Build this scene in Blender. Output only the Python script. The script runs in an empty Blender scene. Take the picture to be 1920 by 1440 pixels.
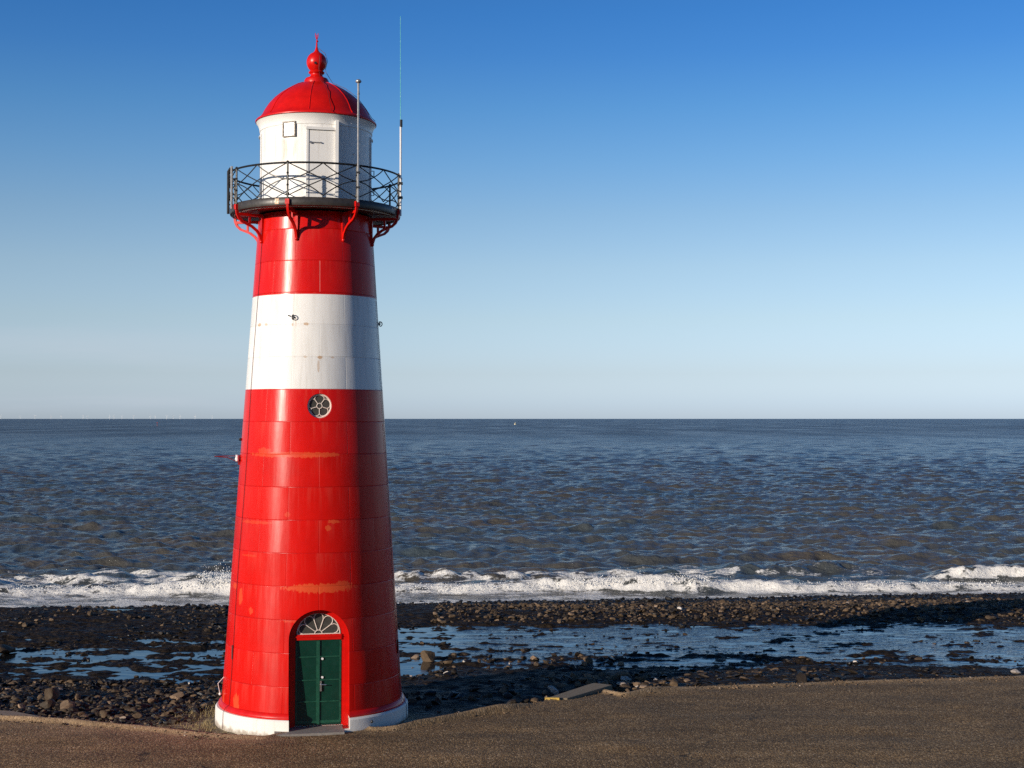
import bpy, bmesh, math, random
import numpy as np
from mathutils import Vector, Matrix

random.seed(7)
RNG = np.random.default_rng(11)
C = bpy.context.scene.collection
R_ = math.radians
F = 2667.0                      # focal length in photo pixels
CAMZ = 7.33                     # camera height above the foot of the lighthouse
PITCH = math.atan(65.0 / F)
TX, TY = -4.90, 35.1            # lighthouse axis
YAW = R_(7.9)                   # lighthouse front faces the camera
SEA = -3.0

# ------------------------------------------------------------------ helpers
def ray(px, py):
    u, v = (px - 960) / F, (720 - py) / F
    return Vector((u, math.cos(PITCH) - v * math.sin(PITCH), math.sin(PITCH) + v * math.cos(PITCH)))
def at(px, py, Y):
    r = ray(px, py); k = Y / r.y
    return Vector((r.x * k, Y, CAMZ + r.z * k))

def tag(o, label=None, cat=None, group=None, kind=None):
    if label: o['label'] = label
    if cat: o['category'] = cat
    if group: o['group'] = group
    if kind: o['kind'] = kind
    return o
def empty(name, loc=(0, 0, 0), rot=(0, 0, 0)):
    o = bpy.data.objects.new(name, None); C.objects.link(o)
    o.location = loc; o.rotation_euler = rot; o.empty_display_size = 0.3
    return o
def link(name, me, mat, parent=None, rotz=0.0):
    o = bpy.data.objects.new(name, me); C.objects.link(o)
    me.name = name
    if mat is not None and not me.materials: me.materials.append(mat)
    if parent is not None: o.parent = parent
    if rotz: o.rotation_euler = (0, 0, rotz)
    return o
def np_mesh(name, verts, faces, smooth=True, attrs=None):
    """mesh from arrays; faces (n,3) or (n,4)"""
    me = bpy.data.meshes.new(name)
    verts = np.asarray(verts, np.float32); faces = np.asarray(faces, np.int32)
    n, k = faces.shape
    me.vertices.add(len(verts)); me.vertices.foreach_set('co', verts.ravel())
    me.loops.add(n * k); me.loops.foreach_set('vertex_index', faces.ravel())
    me.polygons.add(n); me.polygons.foreach_set('loop_start', np.arange(0, n * k, k, dtype=np.int32))
    me.update(calc_edges=True)
    me.polygons.foreach_set('use_smooth', np.full(n, smooth, bool))
    for an, av in (attrs or {}).items():
        a = me.attributes.new(an, 'FLOAT', 'POINT'); a.data.foreach_set('value', np.asarray(av, np.float32).ravel())
    me.update()
    return me

class MB:
    """collects simple shapes into one mesh"""
    def __init__(s): s.v = []; s.f = []
    def add(s, vs, fs):
        b = len(s.v); s.v += [tuple(v) for v in vs]; s.f += [tuple(i + b for i in f) for f in fs]; return s
    def box(s, x0, x1, y0, y1, z0, z1, M=None):
        vs = [Vector((x, y, z)) for z in (z0, z1) for y in (y0, y1) for x in (x0, x1)]
        if M: vs = [M @ v for v in vs]
        return s.add(vs, [(0, 2, 3, 1), (4, 5, 7, 6), (0, 1, 5, 4), (2, 6, 7, 3), (0, 4, 6, 2), (1, 3, 7, 5)])
    def tube(s, pts, r, n=8, cap=True):
        pts = [Vector(p) for p in pts]; rs = r if isinstance(r, (list, tuple)) else [r] * len(pts)
        rings = []; up = None
        for i, p in enumerate(pts):
            a = pts[max(i - 1, 0)]; b = pts[min(i + 1, len(pts) - 1)]
            t = (b - a).normalized()
            if up is None: up = Vector((0, 0, 1)) if abs(t.z) < .9 else Vector((1, 0, 0))
            u = (up - t * up.dot(t)).normalized(); w = t.cross(u); up = u
            rings.append([p + (u * math.cos(2 * math.pi * k / n) + w * math.sin(2 * math.pi * k / n)) * rs[i] for k in range(n)])
        vs = [v for q in rings for v in q]; fs = []
        for i in range(len(rings) - 1):
            for k in range(n):
                fs.append((i * n + k, i * n + (k + 1) % n, (i + 1) * n + (k + 1) % n, (i + 1) * n + k))
        if cap: fs += [tuple(range(n))[::-1], tuple(range((len(rings) - 1) * n, len(rings) * n))]
        return s.add(vs, fs)
    def strip(s, pts, wid, half):
        """flat bar along pts (in any plane): wid = vectors across the bar, half = half thickness vectors"""
        vs = []; fs = []
        for p, w, h in zip(pts, wid, half):
            p = Vector(p); vs += [p - w - h, p + w - h, p + w + h, p - w + h]
        m = len(pts)
        for i in range(m - 1):
            for k in range(4): fs.append((i * 4 + k, i * 4 + (k + 1) % 4, i * 4 + 4 + (k + 1) % 4, i * 4 + 4 + k))
        fs += [(3, 2, 1, 0), tuple((m - 1) * 4 + k for k in range(4))]
        return s.add(vs, fs)
    def lathe(s, prof, n=96, a0=0.0, a1=2 * math.pi, closed=True, caps=True):
        """prof: (r,z) list; angle measured from -Y towards +X"""
        full = abs(a1 - a0 - 2 * math.pi) < 1e-6
        m = n if full else n + 1
        vs = []
        for r, z in prof:
            for k in range(m):
                a = a0 + (a1 - a0) * k / n
                vs.append((r * math.sin(a), -r * math.cos(a), z))
        fs = []
        for i in range(len(prof) - 1):
            for k in range(n):
                k2 = (k + 1) % m if full else k + 1
                fs.append((i * m + k, i * m + k2, (i + 1) * m + k2, (i + 1) * m + k))
        if caps and full:
            if prof[0][0] > 1e-6: fs.append(tuple(range(m))[::-1])
            if prof[-1][0] > 1e-6: fs.append(tuple(range((len(prof) - 1) * m, len(prof) * m)))
        return s.add(vs, fs)
    def sphere(s, c, r, n=16, sz=1.0):
        m = n // 2; vs = []; fs = []
        for i in range(m + 1):
            t = math.pi * i / m
            for k in range(n):
                a = 2 * math.pi * k / n
                vs.append((c[0] + r * math.sin(t) * math.cos(a), c[1] + r * math.sin(t) * math.sin(a), c[2] - r * sz * math.cos(t)))
        for i in range(m):
            for k in range(n): fs.append((i * n + k, i * n + (k + 1) % n, (i + 1) * n + (k + 1) % n, (i + 1) * n + k))
        return s.add(vs, fs)
    def prism(s, outline, y0, y1):
        """outline (x,z) ccw seen from -Y, extruded along Y"""
        n = len(outline); vs = [(x, y0, z) for x, z in outline] + [(x, y1, z) for x, z in outline]
        fs = [tuple(range(n)), tuple(range(n, 2 * n))[::-1]]
        fs += [(i, i + n, (i + 1) % n + n, (i + 1) % n) for i in range(n)]
        return s.add(vs, fs)
    def ring_prism(s, inner, outer, y0, y1):
        """open band between two outlines with the same number of (x,z) points"""
        n = len(inner); vs = []
        for (a, b) in zip(inner, outer): vs += [(a[0], y0, a[1]), (b[0], y0, b[1]), (b[0], y1, b[1]), (a[0], y1, a[1])]
        fs = []
        for i in range(n - 1):
            for k in range(4): fs.append((i * 4 + k, i * 4 + (k + 1) % 4, i * 4 + 4 + (k + 1) % 4, i * 4 + 4 + k))
        fs += [(3, 2, 1, 0), tuple((n - 1) * 4 + k for k in range(4))]
        return s.add(vs, fs)
    def mesh(s, name, smooth=True, angle=35):
        me = bpy.data.meshes.new(name); me.from_pydata(s.v, [], s.f); 
        bm = bmesh.new(); bm.from_mesh(me); bmesh.ops.remove_doubles(bm, verts=bm.verts, dist=1e-5)
        bmesh.ops.recalc_face_normals(bm, faces=bm.faces); bm.to_mesh(me); bm.free()
        if smooth:
            me.shade_smooth(); me.set_sharp_from_angle(angle=R_(angle))
        return me
    def build(s, name, mat, parent=None, rotz=0.0, smooth=True, angle=35):
        return link(name, s.mesh(name, smooth, angle), mat, parent, rotz)

# ------------------------------------------------------------------ numpy noise
def _h(ix, iy, seed):
    h = (ix.astype(np.int64) * 374761393 + iy.astype(np.int64) * 668265263 + seed * 1442695041) & 0xFFFFFFFF
    h = ((h ^ (h >> 13)) * 1274126177) & 0xFFFFFFFF
    h = h ^ (h >> 16)
    return (h & 0xFFFF) / 65535.0
def vn(x, y, seed=0):
    x = np.asarray(x, float); y = np.asarray(y, float)
    ix = np.floor(x); iy = np.floor(y); fx = x - ix; fy = y - iy
    fx = fx * fx * fx * (fx * (6 * fx - 15) + 10); fy = fy * fy * fy * (fy * (6 * fy - 15) + 10)
    a = _h(ix, iy, seed); b = _h(ix + 1, iy, seed); c = _h(ix, iy + 1, seed); d = _h(ix + 1, iy + 1, seed)
    return (a + (b - a) * fx) * (1 - fy) + (c + (d - c) * fx) * fy
def fbm(x, y, o=4, seed=0, g=0.5):
    t = 0; a = 1; s = 0
    for i in range(o):
        t = t + a * vn(x * 2 ** i, y * 2 ** i, seed + i * 17); s += a; a *= g
    return t / s
def sst(a, b, x):
    t = np.clip((np.asarray(x, float) - a) / (b - a), 0, 1); return t * t * (3 - 2 * t)

# ------------------------------------------------------------------ node helpers
class G:
    def __init__(s, name):
        s.mat = bpy.data.materials.new(name); s.mat.use_nodes = True
        s.nt = s.mat.node_tree; s.bsdf = s.nt.nodes['Principled BSDF']
        s.out = s.nt.nodes['Material Output']
    def node(s, t, props=None, ins=None):
        n = s.nt.nodes.new(t)
        for k, v in (props or {}).items(): setattr(n, k, v)
        for k, v in (ins or {}).items(): s.set(n.inputs[k], v)
        return n
    def set(s, sock, v):
        if isinstance(v, bpy.types.NodeSocket): s.nt.links.new(v, sock)
        elif v is not None: 
            if hasattr(sock.default_value, '__len__') and not hasattr(v, '__len__'): v = (v,) * len(sock.default_value)
            if hasattr(v, '__len__') and len(v) == 3 and len(sock.default_value) == 4: v = tuple(v) + (1,)
            sock.default_value = v
    def m(s, op, a, b=None, c=None, clamp=False):
        n = s.node('ShaderNodeMath', {'operation': op, 'use_clamp': clamp}); s.set(n.inputs[0], a)
        if b is not None: s.set(n.inputs[1], b)
        if c is not None: s.set(n.inputs[2], c)
        return n.outputs[0]
    def vm(s, op, a, b=None):
        n = s.node('ShaderNodeVectorMath', {'operation': op}); s.set(n.inputs[0], a)
        if b is not None: s.set(n.inputs[1], b)
        return n.outputs[0]
    def noise(s, vec, scale, detail=3, rough=.55, out='Fac', dist=0):
        n = s.node('ShaderNodeTexNoise', None, {'Vector': vec, 'Scale': scale, 'Detail': detail, 'Roughness': rough, 'Distortion': dist})
        return n.outputs[out]
    def mix(s, fac, a, b, blend='MIX'):
        n = s.node('ShaderNodeMix', {'data_type': 'RGBA', 'blend_type': blend})
        s.set(n.inputs[0], fac); s.set(n.inputs[6], a); s.set(n.inputs[7], b); return n.outputs[2]
    def mr(s, v, a, b, c=0, d=1, smooth=False):
        n = s.node('ShaderNodeMapRange', {'interpolation_type': 'SMOOTHSTEP' if smooth else 'LINEAR'})
        for i, x in enumerate((v, a, b, c, d)): s.set(n.inputs[i], x)
        return n.outputs[0]
    def ramp(s, fac, stops):
        n = s.node('ShaderNodeValToRGB', None, {'Fac': fac}); e = n.color_ramp.elements
        while len(e) < len(stops): e.new(0.5)
        for el, (p, c) in zip(e, stops): el.position = p; el.color = tuple(c) + (1,) if len(c) == 3 else c
        return n.outputs[0]
    def bump(s, h, strength=.3, dist=.02, normal=None):
        return s.node('ShaderNodeBump', None, {'Height': h, 'Strength': strength, 'Distance': dist, 'Normal': normal}).outputs[0]
    def obj(s): return s.node('ShaderNodeTexCoord').outputs['Object']
    def pos(s): return s.node('ShaderNodeNewGeometry').outputs['Position']
    def attr(s, name, out='Fac'): return s.node('ShaderNodeAttribute', {'attribute_name': name}).outputs[out]
    def xyz(s, v):
        n = s.node('ShaderNodeSeparateXYZ'); s.set(n.inputs[0], v); return n.outputs
    def P(s, **kw):
        for k, v in kw.items(): s.set(s.bsdf.inputs[k.replace('_', ' ')], v)
        return s.mat

def simple(name, col, rough=.5, metal=0.0, nscale=8.0, var=.25, bump=.05, bd=.01, spec=.5):
    g = G(name); o = g.obj(); n = g.noise(o, nscale, 4, .6)
    c = g.mix(1.0, col, g.mr(n, .25, .75, 1 - var, 1 + var), 'MULTIPLY')
    return g.P(Base_Color=c, Roughness=g.mr(g.noise(o, nscale * 2.3, 3), .3, .7, rough * .8, min(1, rough * 1.2)), Metallic=metal,
               Specular_IOR_Level=spec, Normal=g.bump(n, bump, bd))

def cone_r(z): return 1.42 + .0682 * (11.78 - z)
def on_tower(px, py):
    """photo pixel on the lighthouse wall -> (angle, height)"""
    z = CAMZ - (py - 785) / 79.0
    for _ in range(6):
        r = cone_r(z)
        xc = 586 + (1350 - py) / 1285 * 6
        sx = max(-.99, min(.99, (px - xc) / (r * 76 * 1.02)))
        a = math.asin(sx); d = 35.45 - r * math.cos(a)
        z = CAMZ - (py - 785) * d / F
    return a, z

def tower_paint(name, base, patches, patchcol, white=False):
    """old paint on riveted iron plates: plate seams, faded streaks and repaired spots"""
    g = G(name); o = g.obj(); x, y, z = g.xyz(o)
    th = g.m('ARCTAN2', x, g.m('MULTIPLY', y, -1.0))
    row = g.m('DIVIDE', g.m('SUBTRACT', z, 1.13), .766)
    fr = g.m('FRACT', row)
    dz = g.m('MULTIPLY', g.m('MINIMUM', fr, g.m('SUBTRACT', 1.0, fr)), .766)
    par = g.m('MODULO', g.m('ADD', g.m('FLOOR', row), 20.0), 2.0)
    col = g.m('ADD', g.m('DIVIDE', g.m('SUBTRACT', th, R_(4)), R_(45)), g.m('MULTIPLY', par, .5))
    fc = g.m('FRACT', g.m('ADD', col, 40.0))
    dth = g.m('MULTIPLY', g.m('MINIMUM', fc, g.m('SUBTRACT', 1.0, fc)), R_(45) * 1.8)
    seam_z = g.mr(dz, .004, .014, 1, 0, True); seam_v = g.mr(dth, .003, .011, 1, 0, True)
    seam = g.m('MAXIMUM', seam_z, g.m('MULTIPLY', seam_v, .7))
    # plate-by-plate tone
    cell = g.node('ShaderNodeCombineXYZ', None, {0: g.m('FLOOR', g.m('ADD', col, 40.0)), 1: g.m('FLOOR', row), 2: 0.0}).outputs[0]
    wn = g.node('ShaderNodeTexWhiteNoise', {'noise_dimensions': '3D'}, {'Vector': cell}).outputs[0]
    streak = g.noise(g.vm('MULTIPLY', o, (9, 9, .35)), 1.0, 4, .6)
    wnc = g.node('ShaderNodeTexWhiteNoise', {'noise_dimensions': '3D'}, {'Vector': cell}).outputs[1]      # plates sit a touch out of true
    pn = g.vm('NORMALIZE', g.vm('ADD', g.node('ShaderNodeNewGeometry').outputs['Normal'], g.vm('MULTIPLY', g.vm('SUBTRACT', wnc, (.5, .5, .5)), (.10, .10, .05))))
    fine = g.noise(g.vm('MULTIPLY', o, (40, 40, 2.0)), 1.0, 3, .6)
    blot = g.noise(o, 1.7, 5, .6)
    tone = g.m('ADD', g.mr(wn, 0, 1, -.06, .06), g.mr(blot, .3, .7, -.08, .08))
    amt = 1.0 if not white else .35
    c = g.mix(1.0, base, g.m('ADD', 1.0, g.m('MULTIPLY', tone, amt)), 'MULTIPLY')
    if not white:   # chalky fading that starts below each seam and runs down
        run = g.m('MULTIPLY', g.mr(fr, 1.0, .25, 1, 0), g.mr(streak, .46, .68, 0, 1, True))
        c = g.mix(g.m('MULTIPLY', run, .26), c, (.72, .09, .06))
        c = g.mix(g.mr(streak, .55, .8, 0, .16), c, (.30, .006, .008))
    else:
        c = g.mix(g.mr(streak, .48, .72, 0, .34), c, (.50, .46, .40))
        rl = g.m('MULTIPLY', g.mr(dz, .0, .03, 1, 0), g.mr(g.noise(g.vm('MULTIPLY', o, (3, 3, .5)), 1.6, 4, .7), .64, .70, 0, 1, True))
        c = g.mix(g.m('MULTIPLY', rl, .8), c, (.45, .26, .10))
    sm_ = g.mr(g.noise(g.vm('MULTIPLY', o, (1.6, 1.6, 1.3)), 1.0, 4, .65), .38, .66, .08, 1)
    c = g.mix(g.m('MULTIPLY', g.m('MULTIPLY', seam, sm_), .42 if not white else .15), c, (.16, .004, .006) if not white else (.35, .33, .3))
    wob = g.m('MULTIPLY', g.m('SUBTRACT', g.noise(g.vm('MULTIPLY', o, (1, 1, .32)), 15.0, 6, .72), .5), 2.4)
    mask = None
    for (a, zz, ra, rz, k) in patches:
        du = g.m('DIVIDE', g.m('MULTIPLY', g.m('SUBTRACT', th, a), 1.8), ra)
        dv = g.m('DIVIDE', g.m('SUBTRACT', z, zz), rz)
        d = g.m('ADD', g.m('SQRT', g.m('ADD', g.m('MULTIPLY', du, du), g.m('MULTIPLY', dv, dv))), wob)
        q = g.m('MULTIPLY', g.mr(d, 1.08, .88, 0, 1, True), k * .68)
        mask = q if mask is None else g.m('MAXIMUM', mask, q)
    if mask is not None: c = g.mix(mask, c, patchcol)
    hgt = g.m('ADD', g.m('MULTIPLY', seam, -1.0), g.m('ADD', g.m('MULTIPLY', g.noise(g.vm('MULTIPLY', o, (2.5, 2.5, .9)), 1.0, 3), .8), g.m('MULTIPLY', fine, .12)))
    hgt = g.m('ADD', hgt, g.m('MULTIPLY', wn, .25))
    return g.P(Base_Color=c, Roughness=g.m('ADD', g.mr(streak, .3, .7, .21, .31), g.m('MULTIPLY', mask or 0.0, .25)),
               Specular_IOR_Level=.2, Normal=g.bump(hgt, .45, .012, pn))

def PT(px, py, rx, ry, k=1.0):
    a, z = on_tower(px, py)
    return (a, z, rx / 78.0, ry / 78.0, k)

# ------------------------------------------------------------------ materials
RED = (.60, .007, .004)
M = {}
M['red_wall'] = tower_paint('red_paint_on_iron', RED, [
    PT(545, 852, 90, 5, .55), PT(600, 852, 36, 4, .8), PT(497, 846, 14, 7, .5), PT(600, 1099, 56, 8, .9), PT(640, 1094, 16, 8, .8),
    PT(614, 988, 6, 5, .8), PT(624, 976, 10, 3, .8), PT(540, 963, 6, 5, .4), PT(455, 1112, 6, 15, .7), PT(475, 1138, 5, 6, .6),
    PT(422, 1300, 5, 20, .7), PT(448, 1312, 7, 22, .8), PT(480, 1334, 12, 8, .7), PT(443, 1092, 10, 5, .6), PT(480, 976, 40, 3, .4),
    PT(470, 1037, 20, 2, .3), PT(560, 1160, 30, 2, .4)], (.72, .11, .03))
M['white_wall'] = tower_paint('white_paint_on_iron', (.80, .785, .75), [
    PT(487, 612, 7, 3, .9), PT(500, 611, 4, 2, .7), PT(549, 611, 2, 3, .8), PT(574, 609, 6, 2.5, .9), PT(598, 671, 6, 3, 1), PT(596, 686, 2, 14, .6),
    PT(572, 670, 4, 2, .5), PT(622, 671, 4, 2, .7), PT(555, 604, 1.5, 8, .4)], (.45, .22, .05), True)
M['red'] = simple('red_paint', RED, .32, 0, 5, .15, .1, .01, .34)
M['white'] = simple('white_paint', (.80, .785, .75), .38, 0, 3, .06, .08)
M['black'] = simple('black_ironwork_paint', (.012, .0125, .013), .45, 0, 12, .3, .1)
M['deck'] = simple('dark_grey_deck_paint', (.042, .036, .031), .4, 0, 6, .3, .15)
M['green'] = simple('dark_green_door_paint', (.003, .038, .024), .35, 0, 4, .2, .06)
M['greenlip'] = simple('sunlit_green_moulding_paint', (.012, .075, .045), .4, 0, 9, .35, .1)  # lighter than the leaf green: sunlight caught on the mouldings, put into the colour
M['steel'] = simple('galvanised_steel', (.36, .35, .34), .4, .6, 10, .2, .05)
M['sash'] = simple('grey_brown_sash', (.17, .14, .11), .5, 0, 10, .2, .05)
M['chrome'] = simple('bright_steel', (.75, .75, .75), .25, .9, 10, .1, .02)
M['pale_bar'] = simple('pale_glazing_bar_paint', (.72, .62, .54), .45, 0, 10, .12, .05)
M['brass'] = simple('brass_plate', (.40, .20, .07), .4, 0, 10, .3, .05)
M['cyan'] = simple('pale_green_fibreglass', (.04, .42, .42), .5, 0, 10, .1, .02)
M['porcelain'] = simple('white_porcelain', (.82, .80, .78), .2, 0, 10, .05, .02)
M['cable'] = simple('dark_cable', (.10, .006, .008), .5, 0, 10, .2, .02)
M['cable2'] = simple('dull_dark_red_paint', (.22, .012, .012), .5, 0, 10, .2, .02)
M['stone_step'] = simple('worn_grey_stone', (.22, .20, .18), .8, 0, 14, .3, .3)
g = G('dark_window_glass')
M['glass'] = g.P(Base_Color=g.mix(g.noise(g.obj(), 9, 3), (.03, .03, .028), (.10, .095, .085)), Roughness=.08, Specular_IOR_Level=.6, Normal=g.bump(g.noise(g.obj(), 14, 2), .15, .01))
g = G('frosted_cream_glass')
o_ = g.obj()
M['frosted'] = g.P(Base_Color=g.mix(g.noise(o_, 6, 2), (.62, .54, .40), (.78, .72, .60)), Roughness=.2, Normal=g.bump(g.noise(o_, 20, 2), .1, .01))
g = G('lantern_room_white_paint')          # stains below the small window
o_ = g.obj(); x_, y_, z_ = g.xyz(o_); th_ = g.m('ARCTAN2', x_, g.m('MULTIPLY', y_, -1.0))
st_ = g.noise(g.vm('MULTIPLY', o_, (7, 7, 1.2)), 1.0, 4, .6)
dt_ = g.m('ABSOLUTE', g.m('SUBTRACT', th_, R_(-28)))
zone = g.m('MULTIPLY', g.mr(dt_, R_(5), R_(12), 1, 0, True), g.m('MULTIPLY', g.mr(z_, 14.1, 13.95, 0, 1, True), g.mr(z_, 13.1, 13.7, 0, 1, True)))
c_ = g.mix(g.m('MULTIPLY', zone, g.mr(st_, .38, .62, .1, .85)), (.80, .785, .75), (.40, .25, .16))
c_ = g.mix(g.mr(g.noise(o_, 2.5, 4), .5, .8, 0, .15), c_, (.6, .58, .54))
c_ = g.mix(g.m('MULTIPLY', g.mr(g.noise(g.vm('MULTIPLY', o_, (11, 11, .5)), 1.0, 4, .65), .52, .72, 0, .6), g.mr(z_, 13.0, 14.5, .2, 1)), c_, (.46, .40, .33))
M['lantern'] = g.P(Base_Color=c_, Roughness=.4, Normal=g.bump(g.noise(o_, 4, 3), .12, .01))

g = G('white_plinth_paint_with_splash_dirt'); o_ = g.obj(); z_ = g.xyz(o_)[2]
sd_ = g.m('ADD', g.mr(z_, .0, .22, 1, 0), g.m('MULTIPLY', g.m('SUBTRACT', g.noise(o_, 7, 5, .7), .5), 1.6))
c_ = g.mix(g.mr(sd_, .35, .95, 0, .75, True), (.78, .76, .70), (.26, .20, .13))
c_ = g.mix(g.mr(g.noise(g.vm('MULTIPLY', o_, (9, 9, .8)), 1.0, 4, .6), .58, .75, 0, .3), c_, (.45, .40, .32))
M['plinth'] = g.P(Base_Color=c_, Roughness=.6, Normal=g.bump(g.noise(o_, 12, 4), .25, .01))
# ------------------------------------------------------------------ THE LIGHTHOUSE
LH = empty('lighthouse', (TX, TY, 0), (0, 0.0032, YAW))
tag(LH, 'red lighthouse with a broad white band, green door and railed gallery under a dome', 'lighthouse')
FR = R_(4.2)       # turn of the door and round window

def prof_cone(z0, z1, n):
    return [(cone_r(z0 + (z1 - z0) * i / n), z0 + (z1 - z0) * i / n) for i in range(n + 1)]
def arch(hw, z0, zs, n=24, grow=0.0):
    r = hw; pts = [(-hw, z0), (hw, z0)]
    pts += [(r * math.cos(math.pi * i / n), zs + r * math.sin(math.pi * i / n)) for i in range(n + 1)]
    return pts
def cut(obj, cutters):
    """subtract the cutters and bake the result"""
    for c in cutters:
        m = obj.modifiers.new('cut', 'BOOLEAN'); m.object = c; m.operation = 'DIFFERENCE'; m.solver = 'EXACT'
    dg = bpy.context.evaluated_depsgraph_get(); dg.update()
    me = bpy.data.meshes.new_from_object(obj.evaluated_get(dg))
    obj.modifiers.clear(); old = obj.data; mats = list(old.materials)
    obj.data = me; me.materials.clear()
    for q in mats: me.materials.append(q)
    me.polygons.foreach_set('material_index', np.zeros(len(me.polygons), np.int32))
    me.shade_smooth(); me.set_sharp_from_angle(angle=R_(30))

lower = MB().lathe(prof_cone(-.3, 8.03, 64), 160).build('lower_shell', M['red_wall'])
plinth = MB().lathe([(2.35, -.5), (2.335, .36), (2.305, .40), (2.0, .40)], 128).build('plinth', M['plinth'])
mould = MB().lathe([(2.15, .40), (2.25, .402), (2.265, .44), (2.25, .49), (2.21, .53), (2.15, .54)], 128).build('base_moulding', M['red'])
doorcut = MB().prism(arch(.70, .15, 2.19), -3.0, -1.74).build('cutter', None); doorcut.rotation_euler = (0, 0, FR)
wincut = MB()
wincut.prism([(.29 * math.cos(2 * math.pi * i / 40), 7.63 + .29 * math.sin(2 * math.pi * i / 40)) for i in range(40)], -2.5, -1.57)
wincut = wincut.build('cutter', None); wincut.rotation_euler = (0, 0, FR)
bpy.context.view_layer.update()
cut(lower, [doorcut, wincut]); cut(plinth, [doorcut]); cut(mould, [doorcut])
for q in (doorcut, wincut): bpy.data.objects.remove(q, do_unlink=True)
for q in (lower, plinth, mould): q.parent = LH
MB().lathe(prof_cone(8.03, 10.28, 20), 160).build('white_band', M['white_wall'], LH)
MB().lathe(prof_cone(10.28, 12.28, 20), 160).build('upper_shell', M['red_wall'], LH)

# door
DY = -1.79
inner = [(.535, .20)] + [(.535 * math.cos(math.pi * i / 24), 2.25 + .535 * math.sin(math.pi * i / 24)) for i in range(25)] + [(-.535, .20)]
mid = [(.60, .16)] + [(.60 * math.cos(math.pi * i / 24), 2.22 + .60 * math.sin(math.pi * i / 24)) for i in range(25)] + [(-.60, .16)]
outer = [(.70, .16)] + [(.70 * math.cos(math.pi * i / 24), 2.19 + .70 * math.sin(math.pi * i / 24)) for i in range(25)] + [(-.70, .16)]
df = MB().ring_prism(inner, mid, DY - .012, DY + .06).ring_prism(mid, outer, DY - .035, DY + .06)
df.build('door_frame', M['red'], LH, FR)
MB().box(-.53, .53, DY - .045, DY + .05, 2.175, 2.30).box(-.53, .53, DY - .06, DY - .02, 2.235, 2.265).build('transom', M['red'], LH, FR)
for sgn in (-1, 1):
    x0, x1 = (-.533, -.004) if sgn < 0 else (.004, .533)
    leaf = MB().box(x0, x1, DY - .012, DY + .04, .20, 2.173).build('door_leaf', M['green'], LH, FR)
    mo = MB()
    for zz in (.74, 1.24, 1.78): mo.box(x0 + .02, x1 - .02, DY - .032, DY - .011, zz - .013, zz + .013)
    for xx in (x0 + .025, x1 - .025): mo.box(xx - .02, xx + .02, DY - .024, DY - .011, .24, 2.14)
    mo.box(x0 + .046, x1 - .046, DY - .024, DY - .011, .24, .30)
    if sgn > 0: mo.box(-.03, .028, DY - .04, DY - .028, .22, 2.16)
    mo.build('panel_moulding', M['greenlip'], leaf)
    if sgn > 0:
        h = MB().box(.035, .075, DY - .052, DY - .024, .98, 1.22).tube([(.055, DY - .04, 1.14), (.055, DY - .09, 1.14), (.18, DY - .09, 1.135)], .011, 8)
        h.build('door_handle', M['chrome'], leaf)
        for zz in (1.30, 1.73):
            MB().tube([(.09, DY - .01, zz), (.09, DY - .04, zz)], .027, 12).build('lock', M['porcelain'], leaf)
fan = [(.52 * math.cos(math.pi * i / 24), 2.29 + .50 * math.sin(math.pi * i / 24)) for i in range(25)]
fl = MB().prism(fan, DY + .005, DY + .03).build('fanlight', M['glass'], LH, FR)
def petals(cx, cz, y, ro, ri, a0, a1, n, r, full=False):
    mb = MB(); st = (a1 - a0) / n
    for k in range(n + (0 if full else 1)):
        a = a0 + st * k; rb = ro * .72
        mb.tube([(cx + ri * math.cos(a), y, cz + ri * math.sin(a)), (cx + rb * math.cos(a), y, cz + rb * math.sin(a))], r, 6)
    for k in range(n):                      # rounded outer end of each petal
        pts = []
        for i in range(11):
            t = i / 10; a = a0 + st * (k + t); q = ro * (.72 + .26 * math.sin(math.pi * t) ** .55)
            pts.append((cx + q * math.cos(a), y, cz + q * math.sin(a)))
        mb.tube(pts, r, 6)
    m = 24
    mb.tube([(cx + ri * math.cos(a0 + (a1 - a0) * i / m), y, cz + ri * math.sin(a0 + (a1 - a0) * i / m)) for i in range(m + 1)], r, 6)
    return mb
gb = petals(0, 2.31, DY, .49, .085, R_(0), R_(180), 5, .011)
gb.tube([(.50 * math.cos(math.pi * i / 24), DY, 2.30 + .49 * math.sin(math.pi * i / 24)) for i in range(25)], .012, 6).tube([(-.5, DY, 2.308), (.5, DY, 2.308)], .012, 6)
gb.build('glazing_bars', M['pale_bar'], fl)
MB().box(-1.02, .55, -2.50, -1.75, -.2, .157).build('doorstep', M['stone_step'], LH, FR)
# round window
WY = -1.615
rw = MB().prism([(.28 * math.cos(2 * math.pi * i / 40), 7.63 + .28 * math.sin(2 * math.pi * i / 40)) for i in range(40)], WY, WY + .03).build('round_window', M['glass'], LH, FR)
wf = MB().tube([(.272 * math.cos(2 * math.pi * i / 40), WY - .01, 7.63 + .272 * math.sin(2 * math.pi * i / 40)) for i in range(41)], .022, 8)
wf.build('window_frame', M['pale_bar'], rw)
petals(0, 7.63, WY - .008, .262, .062, R_(54), R_(54 + 360), 5, .010, True).build('glazing_bars', M['pale_bar'], rw)

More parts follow.
